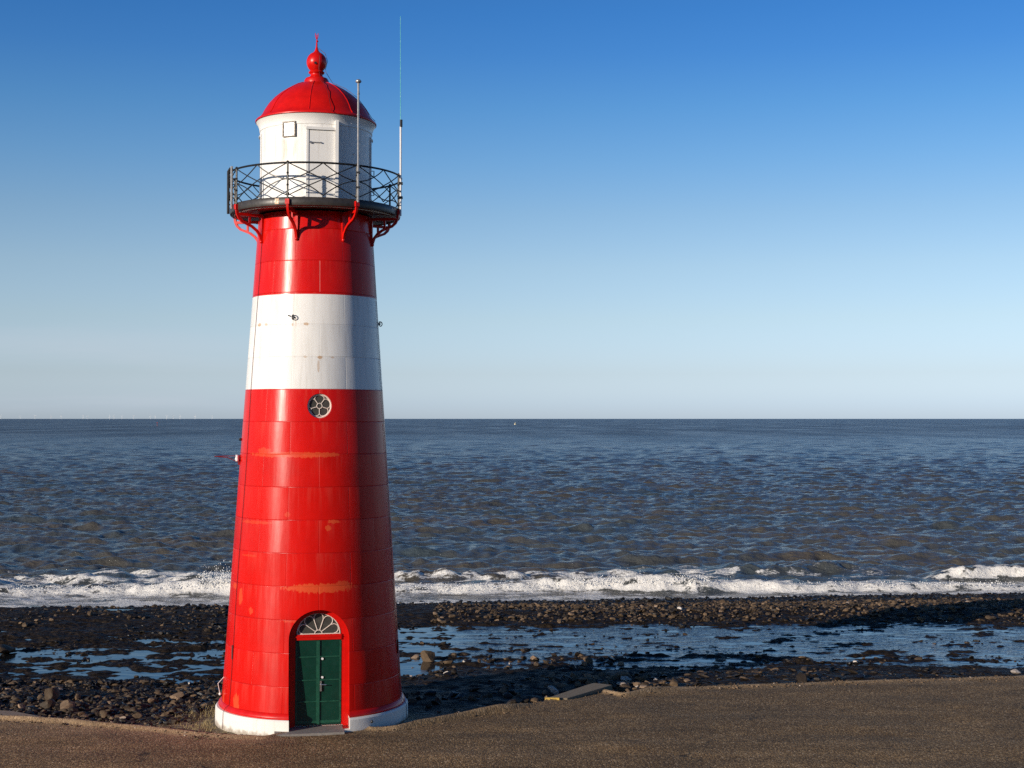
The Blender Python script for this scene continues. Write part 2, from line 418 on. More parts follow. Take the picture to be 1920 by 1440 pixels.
# gallery
def pol(r, a, z): return Vector((r * math.sin(a), -r * math.cos(a), z))
MB().lathe([(1.30, 12.32), (2.03, 12.30), (2.08, 12.31), (2.09, 12.34), (2.09, 12.47), (2.07, 12.50), (1.30, 12.52)], 128, caps=False).build('gallery_deck', M['deck'], LH)
MB().lathe([(1.955, 12.285), (1.975, 12.285), (1.975, 12.303), (1.955, 12.303)], 96, caps=False).build('deck_ledge', M['white'], LH)
MB().box(-.05, .05, -2.098, -2.08, 12.34, 12.47).build('brass_plate', M['brass'], LH, R_(-25.5))
POSTS = [R_(-18 + 45 * k) for k in range(8)]
BRK = [(2.10, 12.34), (2.09, 12.24), (2.04, 12.13), (1.95, 12.05), (1.82, 12.00), (1.70, 11.95), (1.58, 11.86), (1.50, 11.76), (1.455, 11.62)]
for a in POSTS:
    ta = Vector((math.cos(a), math.sin(a), 0)); rd = Vector((math.sin(a), -math.cos(a), 0))
    mb = MB(); pts = [pol(r, a, z) for r, z in BRK]; W = []; H = []
    for i, p in enumerate(pts):
        t = (pts[min(i + 1, len(pts) - 1)] - pts[max(i - 1, 0)]).normalized()
        W.append(t.cross(ta).normalized() * .03); H.append(ta * .028)
    mb.strip(pts, W, H)
    Mx = Matrix(((ta.x, rd.x, 0, 0), (ta.y, rd.y, 0, 0), (0, 0, 1, 0), (0, 0, 0, 1)))
    mb.box(-.05, .05, 2.06, 2.15, 12.33, 12.45, Mx)                       # block under the post
    mb.box(-.03, .03, 1.42, 2.05, 12.19, 12.255, Mx)                      # beam under the deck
    mb.box(-.03, .03, 1.405, 1.46, 11.60, 12.19, Mx)                      # wall plate
    mb.box(-.02, .02, 1.74, 1.79, 12.0, 12.19, Mx)                        # short upright
    mb.sphere(pol(1.455, a, 11.60), .045, 10)
    mb.build('bracket', M['red'], LH)
ZR, ZD, RR = 13.30, 12.50, 2.11
for a in POSTS:
    mb = MB().tube([pol(RR, a, 12.40), pol(RR, a, ZR + .02)], .024, 8)
    mb.tube([pol(RR, a, 12.56), pol(RR, a, 12.60)], .042, 8).sphere(pol(RR, a, ZR + .02), .034, 8)
    for zz in (12.78, 13.06): mb.sphere(pol(RR, a, zz), .034, 8)
    mb.build('railing_post', M['black'], LH)
MB().tube([pol(RR, 2 * math.pi * k / 96, ZR) for k in range(97)], .024, 8, False).build('top_rail', M['black'], LH)
zm = (ZR + ZD) / 2 + .02; zb = ZD + .03
for k in range(8):
    a0 = POSTS[k]; a1 = a0 + R_(45); am = (a0 + a1) / 2; mb = MB(); q = .0135
    def curve(f, n=12): mb.tube([pol(RR, *f(i / n)) for i in range(n + 1)], q, 6)
    curve(lambda t: (a0 + (a1 - a0) * t, ZR + (zb - ZR) * t))
    curve(lambda t: (a0 + (a1 - a0) * t, zb + (ZR - zb) * t))
    for (s0, s1) in ((a0, am), (a1, am)):
        curve(lambda t: (s0 + (s1 - s0) * t, zm + (zb - zm) * t ** 1.75))
        curve(lambda t: (s0 + (s1 - s0) * t, zm + (ZR - zm) * t ** 1.75))
    mb.build('lattice_panel', M['black'], LH)

# lantern room
lr = MB().lathe([(1.385, 12.50), (1.385, 12.60), (1.37, 12.62), (1.37, 14.36)], 128, caps=False).build('lantern_room', M['lantern'], LH)
MB().lathe([(1.37, 14.36), (1.385, 14.37), (1.385, 14.42), (1.40, 14.48), (1.43, 14.55), (1.465, 14.60), (1.2, 14.605)], 128, caps=False).build('cornice', M['white'], lr)
LD = R_(5.5)
ld = MB().box(-.31, .31, -1.425, -1.2, 12.52, 14.20).build('lantern_door', M['lantern'], LH, LD)
fm = MB().box(-.37, -.315, -1.44, -1.2, 12.52, 14.27).box(.315, .39, -1.49, -1.2, 12.52, 14.45).box(-.37, .315, -1.465, -1.2, 14.205, 14.27)
fm.build('lantern_door_frame', M['white'], ld)
mb = MB().tube([(-.29, -1.44, 13.90), (-.02, -1.44, 13.90)], .012, 6).tube([(-.27, -1.42, 13.90), (-.27, -1.46, 13.90)], .028, 8).tube([(-.03, -1.42, 13.90), (-.03, -1.46, 13.90)], .018, 8)
mb.build('door_bolt', M['steel'], ld)
lw = MB().box(-.14, .14, -1.385, -1.33, 14.09, 14.39).build('lantern_window', M['frosted'], LH, R_(-27.5))
fw = MB()
for (x0, x1, z0, z1) in ((-.17, -.135, 14.055, 14.425), (.135, .17, 14.055, 14.425), (-.135, .135, 14.39, 14.425), (-.135, .135, 14.055, 14.09)):
    fw.box(x0, x1, -1.41, -1.33, z0, z1)
fw.build('window_frame', M['sash'], lw)
for a0 in [R_(74 + 35.4 * k) for k in range(6)]:      # tall seaward panes
    tp = MB().lathe([(1.377, 12.75), (1.377, 14.22)], 8, a0 + R_(2), a0 + R_(33.4)).build('seaward_pane', M['glass'], LH)
    b = MB()
    for aa in (a0, a0 + R_(35.4)): b.tube([pol(1.385, aa, 12.70), pol(1.385, aa, 14.27)], .022, 6)
    for zz in (12.73, 14.24): b.tube([pol(1.385, a0 + R_(35.4) * i / 6, zz) for i in range(7)], .02, 6)
    b.build('pane_frame', M['white'], tp)
for aa, zz in ((R_(88), 13.42), (R_(88), 12.95)):
    MB().tube([pol(1.37, aa, zz - .07), pol(1.43, aa, zz - .07), pol(1.43, aa, zz + .07), pol(1.37, aa, zz + .07)], .012, 6).build('grab_handle', M['black'], lr)
for (px, py) in ((656, 232), (662, 289)):
    a = math.asin((px - 591) / 108.0); zz = CAMZ + (785 - py) * (35.4 - 1.37 * math.cos(a)) / F
    MB().sphere(pol(1.38, a, zz), .022, 8).build('bolt_cap', M['porcelain'], lr)

# dome
dome = MB().lathe([(1.46, 14.606), (1.485, 14.615), (1.49, 14.64), (1.47, 14.665), (1.40, 14.71), (1.33, 14.80), (1.27, 14.92), (1.18, 15.06), (1.05, 15.21),
                   (.90, 15.34), (.74, 15.45), (.56, 15.55), (.40, 15.61), (.28, 15.635)], 128, caps=False)
for k in range(8):
    a = R_(-7 + 45 * k)
    dome.tube([pol(r + .002, a, z) for r, z in [(1.40, 14.712), (1.33, 14.80), (1.27, 14.92), (1.18, 15.06), (1.05, 15.21), (.90, 15.34), (.74, 15.45), (.56, 15.55), (.40, 15.61)]], .011, 6)
dome = dome.build('dome_roof', M['red'], LH, angle=50)
fin = MB().lathe([(.30, 15.60), (.305, 15.70), (.27, 15.76), (.19, 15.79), (.15, 15.83), (.15, 15.87), (.19, 15.89), (.20, 15.92), (.17, 15.945), (.15, 15.96)], 40, caps=False)
fin.sphere((0, 0, 16.17), .252, 28, 1.03)
fin.lathe([(.11, 16.39), (.05, 16.46), (.022, 16.56), (.02, 16.65), (.0, 16.70)], 16, caps=False)
fin = fin.build('finial', M['red'], LH, angle=50)
MB().tube([(-.03, -.245, 16.10), (-.03, -.252, 16.10)], .033, 12).build('vent_hole', M['black'], fin)
lrod = MB().tube([(0, 0, 16.60), (0, 0, 16.86)], .012, 6)
for dx in (-.03, .028): lrod.tube([(0, 0, 16.74), (dx, 0, 16.80), (dx * 1.1, 0, 16.90)], .008, 6)
lrod.sphere((.01, 0, 16.70), .03, 8)
lrod.build('lightning_rod', M['red'], fin)
def dome_cable(a):
    MB().tube([pol(r + .02, a, z + .02) for r, z in [(.03, 16.5), (.20, 16.36), (.265, 16.17), (.21, 15.97), (.22, 15.90), (.32, 15.74), (.40, 15.62), (.74, 15.46), (1.05, 15.22), (1.27, 14.93), (1.42, 14.70), (1.51, 14.62)]], .006, 6).build('conductor_cable', M['cable'], LH)
dome_cable(R_(14)); dome_cable(R_(70))
# cables down the wall, ring bolts, bracket
for a in (R_(-63), R_(75)):
    pts = [pol(cone_r(z) + .014, a + .012 * math.sin(z * 1.3), z) for z in np.linspace(11.9, .56, 40)] + [pol(2.28, a, .50), pol(2.345, a, .39), pol(2.358, a, .0)]
    MB().tube(pts, .0055, 6).build('conductor_cable', M['cable'], LH)
    MB().tube([pol(cone_r(1.75) + .016, a, 1.95), pol(cone_r(1.7) + .018, a, 1.62)], .02, 8).build('cable_joint', M['cable'], LH)
for (a, zz) in (on_tower(551, 597), (R_(86), 9.68)):
    c = pol(cone_r(zz) + .02, a, zz); ta = Vector((math.cos(a), math.sin(a), 0)); rd = Vector((math.sin(a), -math.cos(a), 0))
    e = (ta * .7 + rd * .7).normalized()
    mb = MB().tube([c + rd * .03 + (e * math.cos(t) + Vector((0, 0, 1)) * math.sin(t)) * .055 for t in np.linspace(0, 2 * math.pi, 17)], .012, 6)
    mb.tube([c - rd * .03, c + rd * .03], .022, 8); mb.tube([c - ta * .12 + Vector((0, 0, .04)) - rd * .01, c - ta * .12 + Vector((0, 0, .04)) + rd * .04], .016, 8)
    mb.build('ring_bolt', M['black'], LH)
a = R_(-84); zz = 6.32; c = pol(cone_r(zz), a, zz); rd = Vector((math.sin(a), -math.cos(a), 0)); ta = Vector((math.cos(a), math.sin(a), 0))
wb = MB().tube([c - Vector((0, 0, .08)), c + rd * .30 + Vector((0, 0, .06)), c + rd * .62 + Vector((0, 0, .09))], .009, 6)
wb.tube([c + rd * .02 + Vector((0, 0, .10)), c + rd * .62 + Vector((0, 0, .09))], .009, 6).box(-.05, .05, -.02, .05, -.12, .12, Matrix.Translation(c) @ Matrix(((ta.x, rd.x, 0, 0), (ta.y, rd.y, 0, 0), (0, 0, 1, 0), (0, 0, 0, 1))))
wb = wb.build('wall_bracket', M['cable2'], LH)
for k in range(3):
    p = c + rd * (.02 + .01 * k) + ta * (-.06 + .095 * k) + Vector((0, 0, .06 - .01 * k)) + rd * (.06 if k == 0 else .04)
    MB().lathe([(.0, -.07), (.035, -.065), (.045, -.03), (.03, 0), (.04, .03), (.03, .06), (.0, .07)], 14, caps=False).build('insulator', M['porcelain'], wb).location = p
c = pol(cone_r(6.82), R_(-86), 6.82)
MB().sphere(c + Vector((-.03, 0, 0)), .04, 8).build('wall_knob', M['black'], LH)
c = pol(2.24, R_(-80), .70)
MB().sphere(c, .035, 10).tube([c, c + Vector((-.05, 0, .25)), pol(2.15, R_(-80), 1.1)], .008, 6).build('water_tap', M['porcelain'], LH)
c = pol(2.34, R_(36), .26)
MB().sphere(c, .035, 8).build('plinth_drain', M['black'], LH)

# masts clamped to the gallery: things of their own
def lw_pt(r, a, z):
    return LH_M @ pol(r, a, z)
bpy.context.view_layer.update(); LH_M = LH.matrix_world.copy()
b = lw_pt(2.175, R_(27), 12.42)
mast = tag(empty('antenna_mast', b), 'short grey pipe mast with a mushroom cap, clamped to the gallery rail before the dome', 'antenna')
zt = 15.27 - b.z
MB().tube([(0, 0, 0), (0, 0, 1.9), (0, 0, zt)], [.024, .026, .026], 10).tube([(0, 0, 2.05), (0, 0, 2.08)], .033, 10).tube([(0, 0, 2.55), (0, 0, 2.58)], .033, 10).build('pole', M['steel'], mast)
MB().lathe([(.0, zt + .055), (.04, zt + .045), (.07, zt + .015), (.072, zt - .01), (.05, zt - .03), (.026, zt - .04)][::-1], 16, caps=False).build('cap', M['steel'], mast)
for zz in (.35, .70): MB().box(-.045, .045, -.035, .055, zz - .02, zz + .02).build('clamp', M['black'], mast)
b = lw_pt(2.165, R_(72), 12.30)
whip = tag(empty('whip_antenna', b), 'tall whip antenna, white tube below and thin pale green rod above the gallery rail', 'antenna')
z1 = 14.50 - b.z; z2 = 14.66 - b.z; z3 = 17.22 - b.z
MB().tube([(0, 0, 0), (0, 0, z1)], .025, 10).build('pole', M['porcelain'], whip)
MB().tube([(.01, 0, z1 - .02), (.012, 0, z2)], .033, 10).build('coupling', M['black'], whip)
MB().tube([(0, 0, z1), (-.005, 0, z2 + .1), (-.012, 0, z3)], [.013, .009, .006], 8).build('whip_rod', M['cyan'], whip)
for zz in (.45, .80): MB().box(-.05, .05, -.04, .05, zz - .03, zz + .03).build('clamp', M['black'], whip)
b = lw_pt(2.185, R_(-66), 12.35)
st = tag(empty('antenna_mount', b), 'stubby white tube strapped to a black post at the gallery edge, without a rod', 'antenna mount')
MB().tube([(0, 0, 0), (0, 0, 1.02)], .03, 10).build('pole', M['steel'], st)
MB().tube([(-.085, .02, -.12), (-.085, .02, .90), (-.03, .02, .98)], .033, 10).tube([(0, .02, .1), (-.085, .02, .1)], .015, 6).build('black_post', M['black'], st)

# ------------------------------------------------------------------ GROUND
def h_as(X, Y):
    """asphalt apron without its lip"""
    X = np.asarray(X, float); Y = np.asarray(Y, float)
    h = .12 + .014 * (33 - Y) + .075 * (fbm(X / 5.5, Y / 2.6, 3, 5) - .5) * 2
    h = h + .30 * np.exp(-(((X - 3.25) / .62) ** 2 + ((Y - 38.75) / .7) ** 2))
    return h + np.where(Y < 28, (28 - Y) * .19, 0) * sst(28, 24, Y)
EDGE_PX = [(-420, 1312), (-200, 1330), (0, 1347), (150, 1355), (300, 1367), (430, 1380), (500, 1383), (545, 1374), (600, 1362), (660, 1360), (700, 1367), (745, 1366), (790, 1357), (830, 1350),
           (900, 1337), (960, 1328), (1020, 1316), (1060, 1308), (1090, 1303), (1130, 1294), (1170, 1289), (1250, 1290), (1400, 1285), (1600, 1278), (1920, 1267), (2300, 1255)]
EX, EY = [], []
for px, py in EDGE_PX:
    z = .05
    for _ in range(12):
        r = ray(px, py); k = (z - CAMZ) / r.z; z = float(h_as(r.x * k, r.y * k))
    EX.append(r.x * k); EY.append(r.y * k)
EX = [-400, -60] + EX + [60, 400]; EY = [EY[0] + 1.5, EY[0] + 1.0] + EY + [EY[-1] + .8, EY[-1] + 1.0]
def edge(X): 
    return np.interp(X, EX, EY) + .05 * (vn(np.asarray(X) * 1.7, 0 * np.asarray(X), 3) - .5)

def terrain(X, Y, rough=True):
    X = np.asarray(X, float); Y = np.asarray(Y, float)
    Yp = Y - .13 * X * sst(50, 75, Y) + 3.6 * sst(-4, -10, X) * (1 - sst(46, 58, Y))
    z = np.interp(Yp, [30, 33, 36, 38.5, 41.5, 44.5, 47, 51.5, 53.5, 55.5, 58, 68, 80.4, 95, 140, 400], [.02, .0, -.03, -.06, -.13, -.25, -.28, -.28, -.20, -.11, -.30, -1.55, -3.0, -4.7, -9, -40])
    dt = np.hypot(X - TX, Y - TY)
    z = np.where(dt < 6, z + (0.0 - z) * sst(5.0, 2.6, dt) * .8, z)
    z = z - .22 * np.exp(-(((X + 3.0) / .9) ** 2 + ((Y - 42.8) / 1.2) ** 2))
    if rough:
        basin = sst(41.5, 44.5, Yp) * (1 - sst(52, 54, Yp))
        z = z + .20 * (fbm(X / 2.6, Y / 1.5, 4, 21) - .5) * (1 - .5 * basin) + .10 * (fbm(X / .55, Y / .38, 3, 22) - .5) * (1 - .5 * basin) * (.35 + .65 * sst(2.5, 6, dt))
        z = z + .28 * basin * (fbm(X / .9 + 1.2 * fbm(X / 4, Y / 2, 2, 5), Y / .45, 4, 31, .68) - .5) + .008 * basin * sst(-4, -9, X) - .030 * basin * sst(-7, -3, X) - .012 * basin
        z = z + .07 * (fbm(X / .32, Y / .26, 2, 35) - .5) * sst(3, 6, dt)
    under = h_as(X, Y) - .30
    e = edge(X)
    z = np.where(Y < e + .02, under, np.minimum(z, h_as(X, e) - .10 + .0 * z) if False else z)
    near = sst(0, .9, Y - e)
    return np.where(Y >= e + .02, np.minimum(z, h_as(X, e) - .14 - .20 * sst(-6.7, -8.2, X) * sst(-14, -11, X)) * (1 - near) + z * near, z)

def axis(segs):
    """coordinates from (start, end, step) runs"""
    out = []
    for a, b, s in segs:
        n = max(1, int(round((b - a) / s))); out += list(a + (b - a) * np.arange(n) / n)
    out.append(segs[-1][1]); return np.array(out)
def grid_faces(nr, nc):
    i = np.arange(nr - 1)[:, None] * nc + np.arange(nc - 1)[None, :]
    return np.stack([i, i + 1, i + nc + 1, i + nc], -1).reshape(-1, 4)
gx = axis([(-600, -100, 50), (-100, -45, 2.5), (-45, -20, .3), (-20, 22, .11), (22, 45, .3), (45, 100, 2.5), (100, 600, 50)])
gy = axis([(-600, -40, 40), (-40, 20, 4), (20, 31, 1), (31, 58, .10), (58, 90, .16), (90, 140, 4), (140, 400, 30)])
X, Y = np.meshgrid(gx, gy); Z = terrain(X, Y)
dtw = np.hypot(X - TX, Y - TY)
sand = sst(4.6, 2.9, dtw + 1.1 * (fbm(X * .8, Y * .8, 3, 44) - .5)) * sst(36.3, 34.6, Y + .6 * (fbm(X, Y, 3, 9) - .5)) + .75 * sst(.75, .1, Y - edge(X) + .5 * (fbm(X * 1.5, Y * 1.5, 3, 8) - .5)) * sst(-3, -1, X)
me = np_mesh('beach', np.stack([X, Y, Z], -1).reshape(-1, 3), grid_faces(len(gy), len(gx)), True, {'sand': np.clip(sand, 0, 1)})
g = G('wet_dark_shore_ground'); p = g.pos()
n1 = g.noise(p, 1.3, 5, .6); n2 = g.noise(p, 7.0, 5, .65); n3 = g.noise(g.vm('MULTIPLY', p, (1, 1.8, 1)), 2.6, 4, .6)
vo = g.node('ShaderNodeTexVoronoi', {'feature': 'F1'}, {'Vector': g.vm('MULTIPLY', p, (1, 1.25, 1)), 'Scale': 4.2})
vcol = g.xyz(vo.outputs['Color'])[0]
c = g.ramp(n2, [(.3, (.007, .005, .003)), (.55, (.020, .013, .007)), (.75, (.055, .035, .018))])
c = g.mix(g.m('MULTIPLY', g.mr(n3, .52, .68, 0, 1, True), g.mr(vcol, .3, .9, 0, .8)), c, (.085, .060, .038))
sandc = g.ramp(g.noise(p, 38, 3, .7), [(.3, (.10, .075, .045)), (.5, (.25, .19, .12)), (.7, (.42, .35, .25))])
sa = g.attr('sand'); c = g.mix(g.m('MULTIPLY', sa, g.mr(n2, .25, .6, .55, 1)), c, sandc)
hb = g.m('ADD', g.m('MULTIPLY', vo.outputs['Distance'], -1.0), g.m('MULTIPLY', n2, 1.2))
M['shore'] = g.P(Base_Color=c, Roughness=g.m('ADD', g.mr(n1, .35, .65, .5, .85), g.m('MULTIPLY', sa, .1)), Specular_IOR_Level=.16, Normal=g.bump(hb, .9, .08))
tag(link('beach', me, M['shore']), 'dark wet stony foreshore between the asphalt and the surf', kind='structure')

# asphalt apron: real kerb-high edge with a raised lip
ax = axis([(-400, -60, 40), (-60, -20, 2), (-20, 22, .10), (22, 60, 2), (60, 400, 40)])
ts = np.array([-.001, 0, .02, .05, .09, .14, .2, .28, .4, .55, .75, 1.0, 1.3] + list(np.arange(1.6, 14, .3)) + [16, 20, 28, 45, 90, 200, 400])
AXX, TT = np.meshgrid(ax, ts); E = edge(AXX); AY = E - np.maximum(TT, 0)
AZ = h_as(AXX, AY)
lip = np.interp(AXX, [-16, -11, -7, -3, -.3, .7, 2.2, 3.0, 4, 8, 16], [.09, .10, .05, .07, .15, .03, .03, .10, .05, .03, .03]) * (.75 + .5 * fbm(AXX * .9, 0 * AXX, 3, 77))
AZ = AZ + lip * (sst(.0, .05, TT) * (1 - sst(.08, .32, TT)))
AZ = AZ + .006 * (fbm(AXX * 3, AY * 3, 3, 61) - .5) + .018 * (fbm(AXX / 1.5, AY / .7, 3, 62) - .5) * 2
AZ[0] = AZ[1] - .35
dust_sunlit = np.clip(np.exp(-TT / np.interp(AXX, [-12, -6, -2, 3, 8], [.7, .5, .22, .25, .3])) * (.4 + 1.2 * fbm(AXX * 1.1, AY * 1.6, 4, 64)) + .9 * np.exp(-(((AXX - 2.85) / .45) ** 2 + ((AY - 38.5) / .75) ** 2)), 0, 1)  # edge dust, plus sunlight on the mound's sunward face painted in
me = np_mesh('pavement', np.stack([AXX, AY, AZ], -1).reshape(-1, 3), grid_faces(len(ts), len(ax))[:, ::-1], True, {'dust_sunlit': dust_sunlit})
g = G('gritty_asphalt'); p = g.pos(); pf = g.vm('MULTIPLY', p, (1, .6, .2))
wv = g.node('ShaderNodeTexVoronoi', {'feature': 'F1'}, {'Vector': pf, 'Scale': 33.0, 'Randomness': 1.0})
sp = g.xyz(wv.outputs['Color'])
big = g.noise(g.vm('MULTIPLY', p, (.55, 1.3, 1)), .8, 5, .6); tr = g.noise(g.vm('MULTIPLY', p, (.12, 1.6, 1)), 1.2, 3, .5)
fine = g.noise(pf, 55, 3, .7)
c = g.ramp(sp[0], [(.0, (.045, .022, .008)), (.40, (.130, .074, .026)), (.74, (.30, .185, .075)), (.95, (.46, .30, .145)), (1.0, (.70, .52, .32))])
c = g.mix(.35, c, g.ramp(fine, [(.3, (.07, .042, .019)), (.7, (.40, .245, .11))]))
c = g.mix(1.0, c, g.mr(big, .3, .7, .70, 1.22), 'MULTIPLY'); c = g.mix(1.0, c, g.mr(tr, .35, .65, .88, 1.12), 'MULTIPLY')
ck = g.node('ShaderNodeTexVoronoi', {'feature': 'DISTANCE_TO_EDGE'}, {'Vector': g.vm('ADD', g.vm('MULTIPLY', p, (.42, .8, .2)), g.vm('MULTIPLY', g.noise(p, 1.5, 4, .6, 'Color'), (.5, .5, 0))), 'Scale': .55}).outputs['Distance']
crack = g.m('MULTIPLY', g.mr(ck, .003, .010, 1, 0, True), g.mr(g.noise(p, .6, 2), .5, .6, 0, .75))
c = g.mix(crack, c, (.02, .014, .008))
pt = g.node('ShaderNodeTexVoronoi', {'feature': 'F1'}, {'Vector': g.vm('MULTIPLY', p, (.09, .25, .1)), 'Scale': 1.0}).outputs['Color']
c = g.mix(1.0, c, g.mr(g.xyz(pt)[1], 0, 1, .86, 1.12), 'MULTIPLY')
c = g.mix(g.m('MULTIPLY', g.attr('dust_sunlit'), g.mr(sp[1], 0, 1, .35, .85)), c, (.46, .33, .20))
hb = g.m('ADD', g.m('ADD', g.m('MULTIPLY', wv.outputs['Distance'], -1.2), fine), g.m('MULTIPLY', crack, -1.5))
M['asphalt'] = g.P(Base_Color=c, Roughness=.88, Specular_IOR_Level=.3, Normal=g.bump(hb, .55, .012))
tag(link('pavement', me, M['asphalt']), 'gritty brown asphalt apron in front of the lighthouse', kind='structure')

# concrete slabs set against the asphalt edge
M['concrete'] = simple('weathered_concrete', (.24, .18, .125), .9, 0, 22, .3, .4, .01)
M['slabgrey'] = simple('grey_olive_concrete', (.20, .155, .10), .9, 0, 22, .3, .4, .01)
M['yellow'] = simple('worn_yellow_paint', (.5, .33, .07), .8, 0, 20, .35, .2)
def slab(name, corners_px, z, th, mat, label):
    pts = []
    for px, py in corners_px:
        r = ray(px, py); k = (z - CAMZ) / r.z; pts.append(Vector((r.x * k, r.y * k, z)))
    c0 = sum(pts, Vector()) / len(pts); root = tag(empty(name, (c0.x, c0.y, z - th)), label, 'slab')
    mb = MB(); n = len(pts)
    vs = [p - c0 + Vector((0, 0, th)) for p in pts] + [(p - c0) * 1.02 + Vector((0, 0, -.25)) for p in pts]
    mb.add(vs, [tuple(range(n)), tuple(range(n, 2 * n))[::-1]] + [(i, i + n, (i + 1) % n + n, (i + 1) % n) for i in range(n)])
    o = mb.build('slab_body', mat, root, smooth=False)
    bv = o.modifiers.new('edge', 'BEVEL'); bv.width = .015; bv.segments = 2
    return root, pts, c0
slab('concrete_slab', [(-60, 1328), (25, 1333), (120, 1351), (70, 1362), (-60, 1350)], .10, .12, M['concrete'], 'flat pale concrete slab at the asphalt edge beside the rubble, away from the lighthouse')
rt, pts, c0 = slab('concrete_slab', [(1024, 1309), (1112, 1280), (1148, 1284), (1064, 1309)], .14, .10, M['slabgrey'], 'sloping grey concrete slab with a yellow end beside the stone heap')
yb = Matrix.Rotation(R_(24), 4, 'Z')
pe = pts[0] - c0
MB().box(-.03, .34, -.08, -.012, -.05, .128, Matrix.Translation((pe.x, pe.y, 0)) @ Matrix.Rotation(R_(-4), 4, 'Z')).build('painted_end', M['yellow'], rt)

# ------------------------------------------------------------------ tide pools
wx = axis([(-60, -24, 6), (-24, 24, .25), (24, 60, 6)]); wy = axis([(38.5, 57, .2)])
X, Y = np.meshgrid(wx, wy)
me = np_mesh('tide_pool', np.stack([X, Y, np.full_like(X, -.28) + .006 * fbm(X * 1.5, Y * 2.5, 2, 90)], -1).reshape(-1, 3), grid_faces(len(wy), len(wx)), True)
g = G('pool_water'); p = g.pos()
rip = g.noise(g.vm('MULTIPLY', p, (.8, 1.7, 1)), 2.2, 4, .6)
calm = g.mr(g.xyz(p)[0], -2.2, -1.2, .15, 1)
M['pool'] = g.P(Base_Color=(.010, .012, .013), Roughness=.05, IOR=1.4, Normal=g.bump(g.m('MULTIPLY', rip, g.m('MULTIPLY', calm, g.mr(g.noise(g.vm('MULTIPLY', p, (.5, 1.5, 1)), 1.3, 4, .65), .42, .60, .1, 1.7))), .2, .10))
tag(link('tide_pool', me, M['pool']), 'shallow blue tide water lying among dark stones', kind='structure')

# ------------------------------------------------------------------ STONES
def ico(sub):
    bm = bmesh.new(); bmesh.ops.create_icosphere(bm, subdivisions=sub, radius=1.0)
    bm.verts.ensure_lookup_table(); v = np.array([q.co[:] for q in bm.verts]); f = np.array([[q.index for q in t.verts] for t in bm.faces]); bm.free(); return v, f
def rock_variants(sub, n, seed):
    v0, f0 = ico(sub); r = np.random.default_rng(seed); out = []
    for _ in range(n):
        v = v0.copy()
        for _k in range(9):
            nn = r.normal(size=3); nn /= np.linalg.norm(nn); d = r.uniform(.38, .82)
            v -= np.maximum(0, v @ nn - d)[:, None] * nn
        v *= 1 + r.normal(scale=.03, size=(len(v), 1)); out.append(v)
    return out, f0
RV1, RF1 = rock_variants(2, 28, 3)
RV2, RF2 = rock_variants(3, 20, 4)
RV0, RF0 = rock_variants(1, 16, 6)
rocks = []      # x, y, z, size, flat, tint, zone
def scatter(n, xr, yr, smin, smax, flat, tint, zone, dens=None, sink=.35, pw=2.2):
    x = RNG.uniform(xr[0], xr[1], n); y = RNG.uniform(yr[0], yr[1], n); s = smin + (smax - smin) * RNG.random(n) ** pw
    keep = y > edge(x) + .12 + s * .5 + .5 * sst(-6.7, -8, x) * sst(-13.5, -11, x)
    keep &= np.hypot(x - TX, y - TY) > 2.75 + s * .3
    if dens is not None: keep &= RNG.random(n) < dens(x, y)
    x, y, s = x[keep], y[keep], s[keep]
    fl = RNG.uniform(flat[0], flat[1], len(x)); tn = np.clip(RNG.normal(tint[0], tint[1], len(x)), 0, 1)
    z = terrain(x, y) + s * fl * (.5 - sink)
    for q in zip(x, y, z, s, fl, tn): rocks.append(q + (zone,))
nz = lambda x, y, k=.35, sd=5: fbm(x * k, y * k * 1.6, 3, sd)
scatter(7500, (-17, -6), (34.4, 41.2), .05, .27, (.35, .75), (.30, .22), 'near', lambda x, y: sst(.25, .5, nz(x, y)) * .9 + .1)
scatter(500, (-3.2, 3.5), (35.5, 46), .10, .36, (.4, .8), (.35, .25), 'lee', lambda x, y: sst(.4, .6, nz(x, y, .4, 8)))
scatter(2200, (2, 22), (39, 45.5), .07, .34, (.2, .42), (.32, .22), 'flat', lambda x, y: sst(.42, .6, nz(x, y, .3, 12)))
scatter(160, (.9, 4.6), (38.6, 41.6), .14, .38, (.5, .85), (.62, .2), 'heap', lambda x, y: np.exp(-((x - 2.9) / 1.4) ** 2))
scatter(15000, (-3, 32), (52.5, 68), .08, .31, (.35, .75), (.46, .16), 'ridge', lambda x, y: sst(52.5, 54, y) * (1 - sst(60, 66, y - .13 * x)) * (.35 + .65 * sst(.3, .5, nz(x, y, .25, 15))))
scatter(4500, (-28, -5), (49.5, 68), .08, .32, (.35, .75), (.34, .20), 'ridge', lambda x, y: (.15 + .85 * sst(-22, -10, x)) * sst(.35, .6, nz(x, y, .25, 16)))
scatter(6500, (-34, 36), (58, 86), .10, .36, (.45, .8), (.06, .08), 'weed', lambda x, y: sst(59, 66, y - .13 * x) * (1 - sst(80.6, 82, y - .13 * x)))
scatter(9000, (-22, 26), (39.5, 54), .05, .26, (.3, .6), (.16, .17), 'pool', lambda x, y: sst(.45, .65, nz(x, y, .4, 19)))
extra = []
def put(px, py, s, fl, tn, zone, label, cat='stone'):
    z = -.1
    for _ in range(10):
        r = ray(px, py); k = (z - CAMZ) / r.z; z = float(terrain(r.x * k, r.y * k))
    extra.append((r.x * k, r.y * k, z + s * fl * .3, s, fl, tn, zone, label, cat))
put(95, 1312, .62, 1.0, .45, 'x', 'craggy brown boulder standing highest in the rubble behind the pale slab', 'boulder')
put(88, 1330, .42, .8, .4, 'x', 'brown lump of rock leaning below the craggy boulder', 'boulder')
put(130, 1329, .42, .75, .72, 'x', 'smooth pale brown boulder next to the craggy one near the slab', 'boulder')
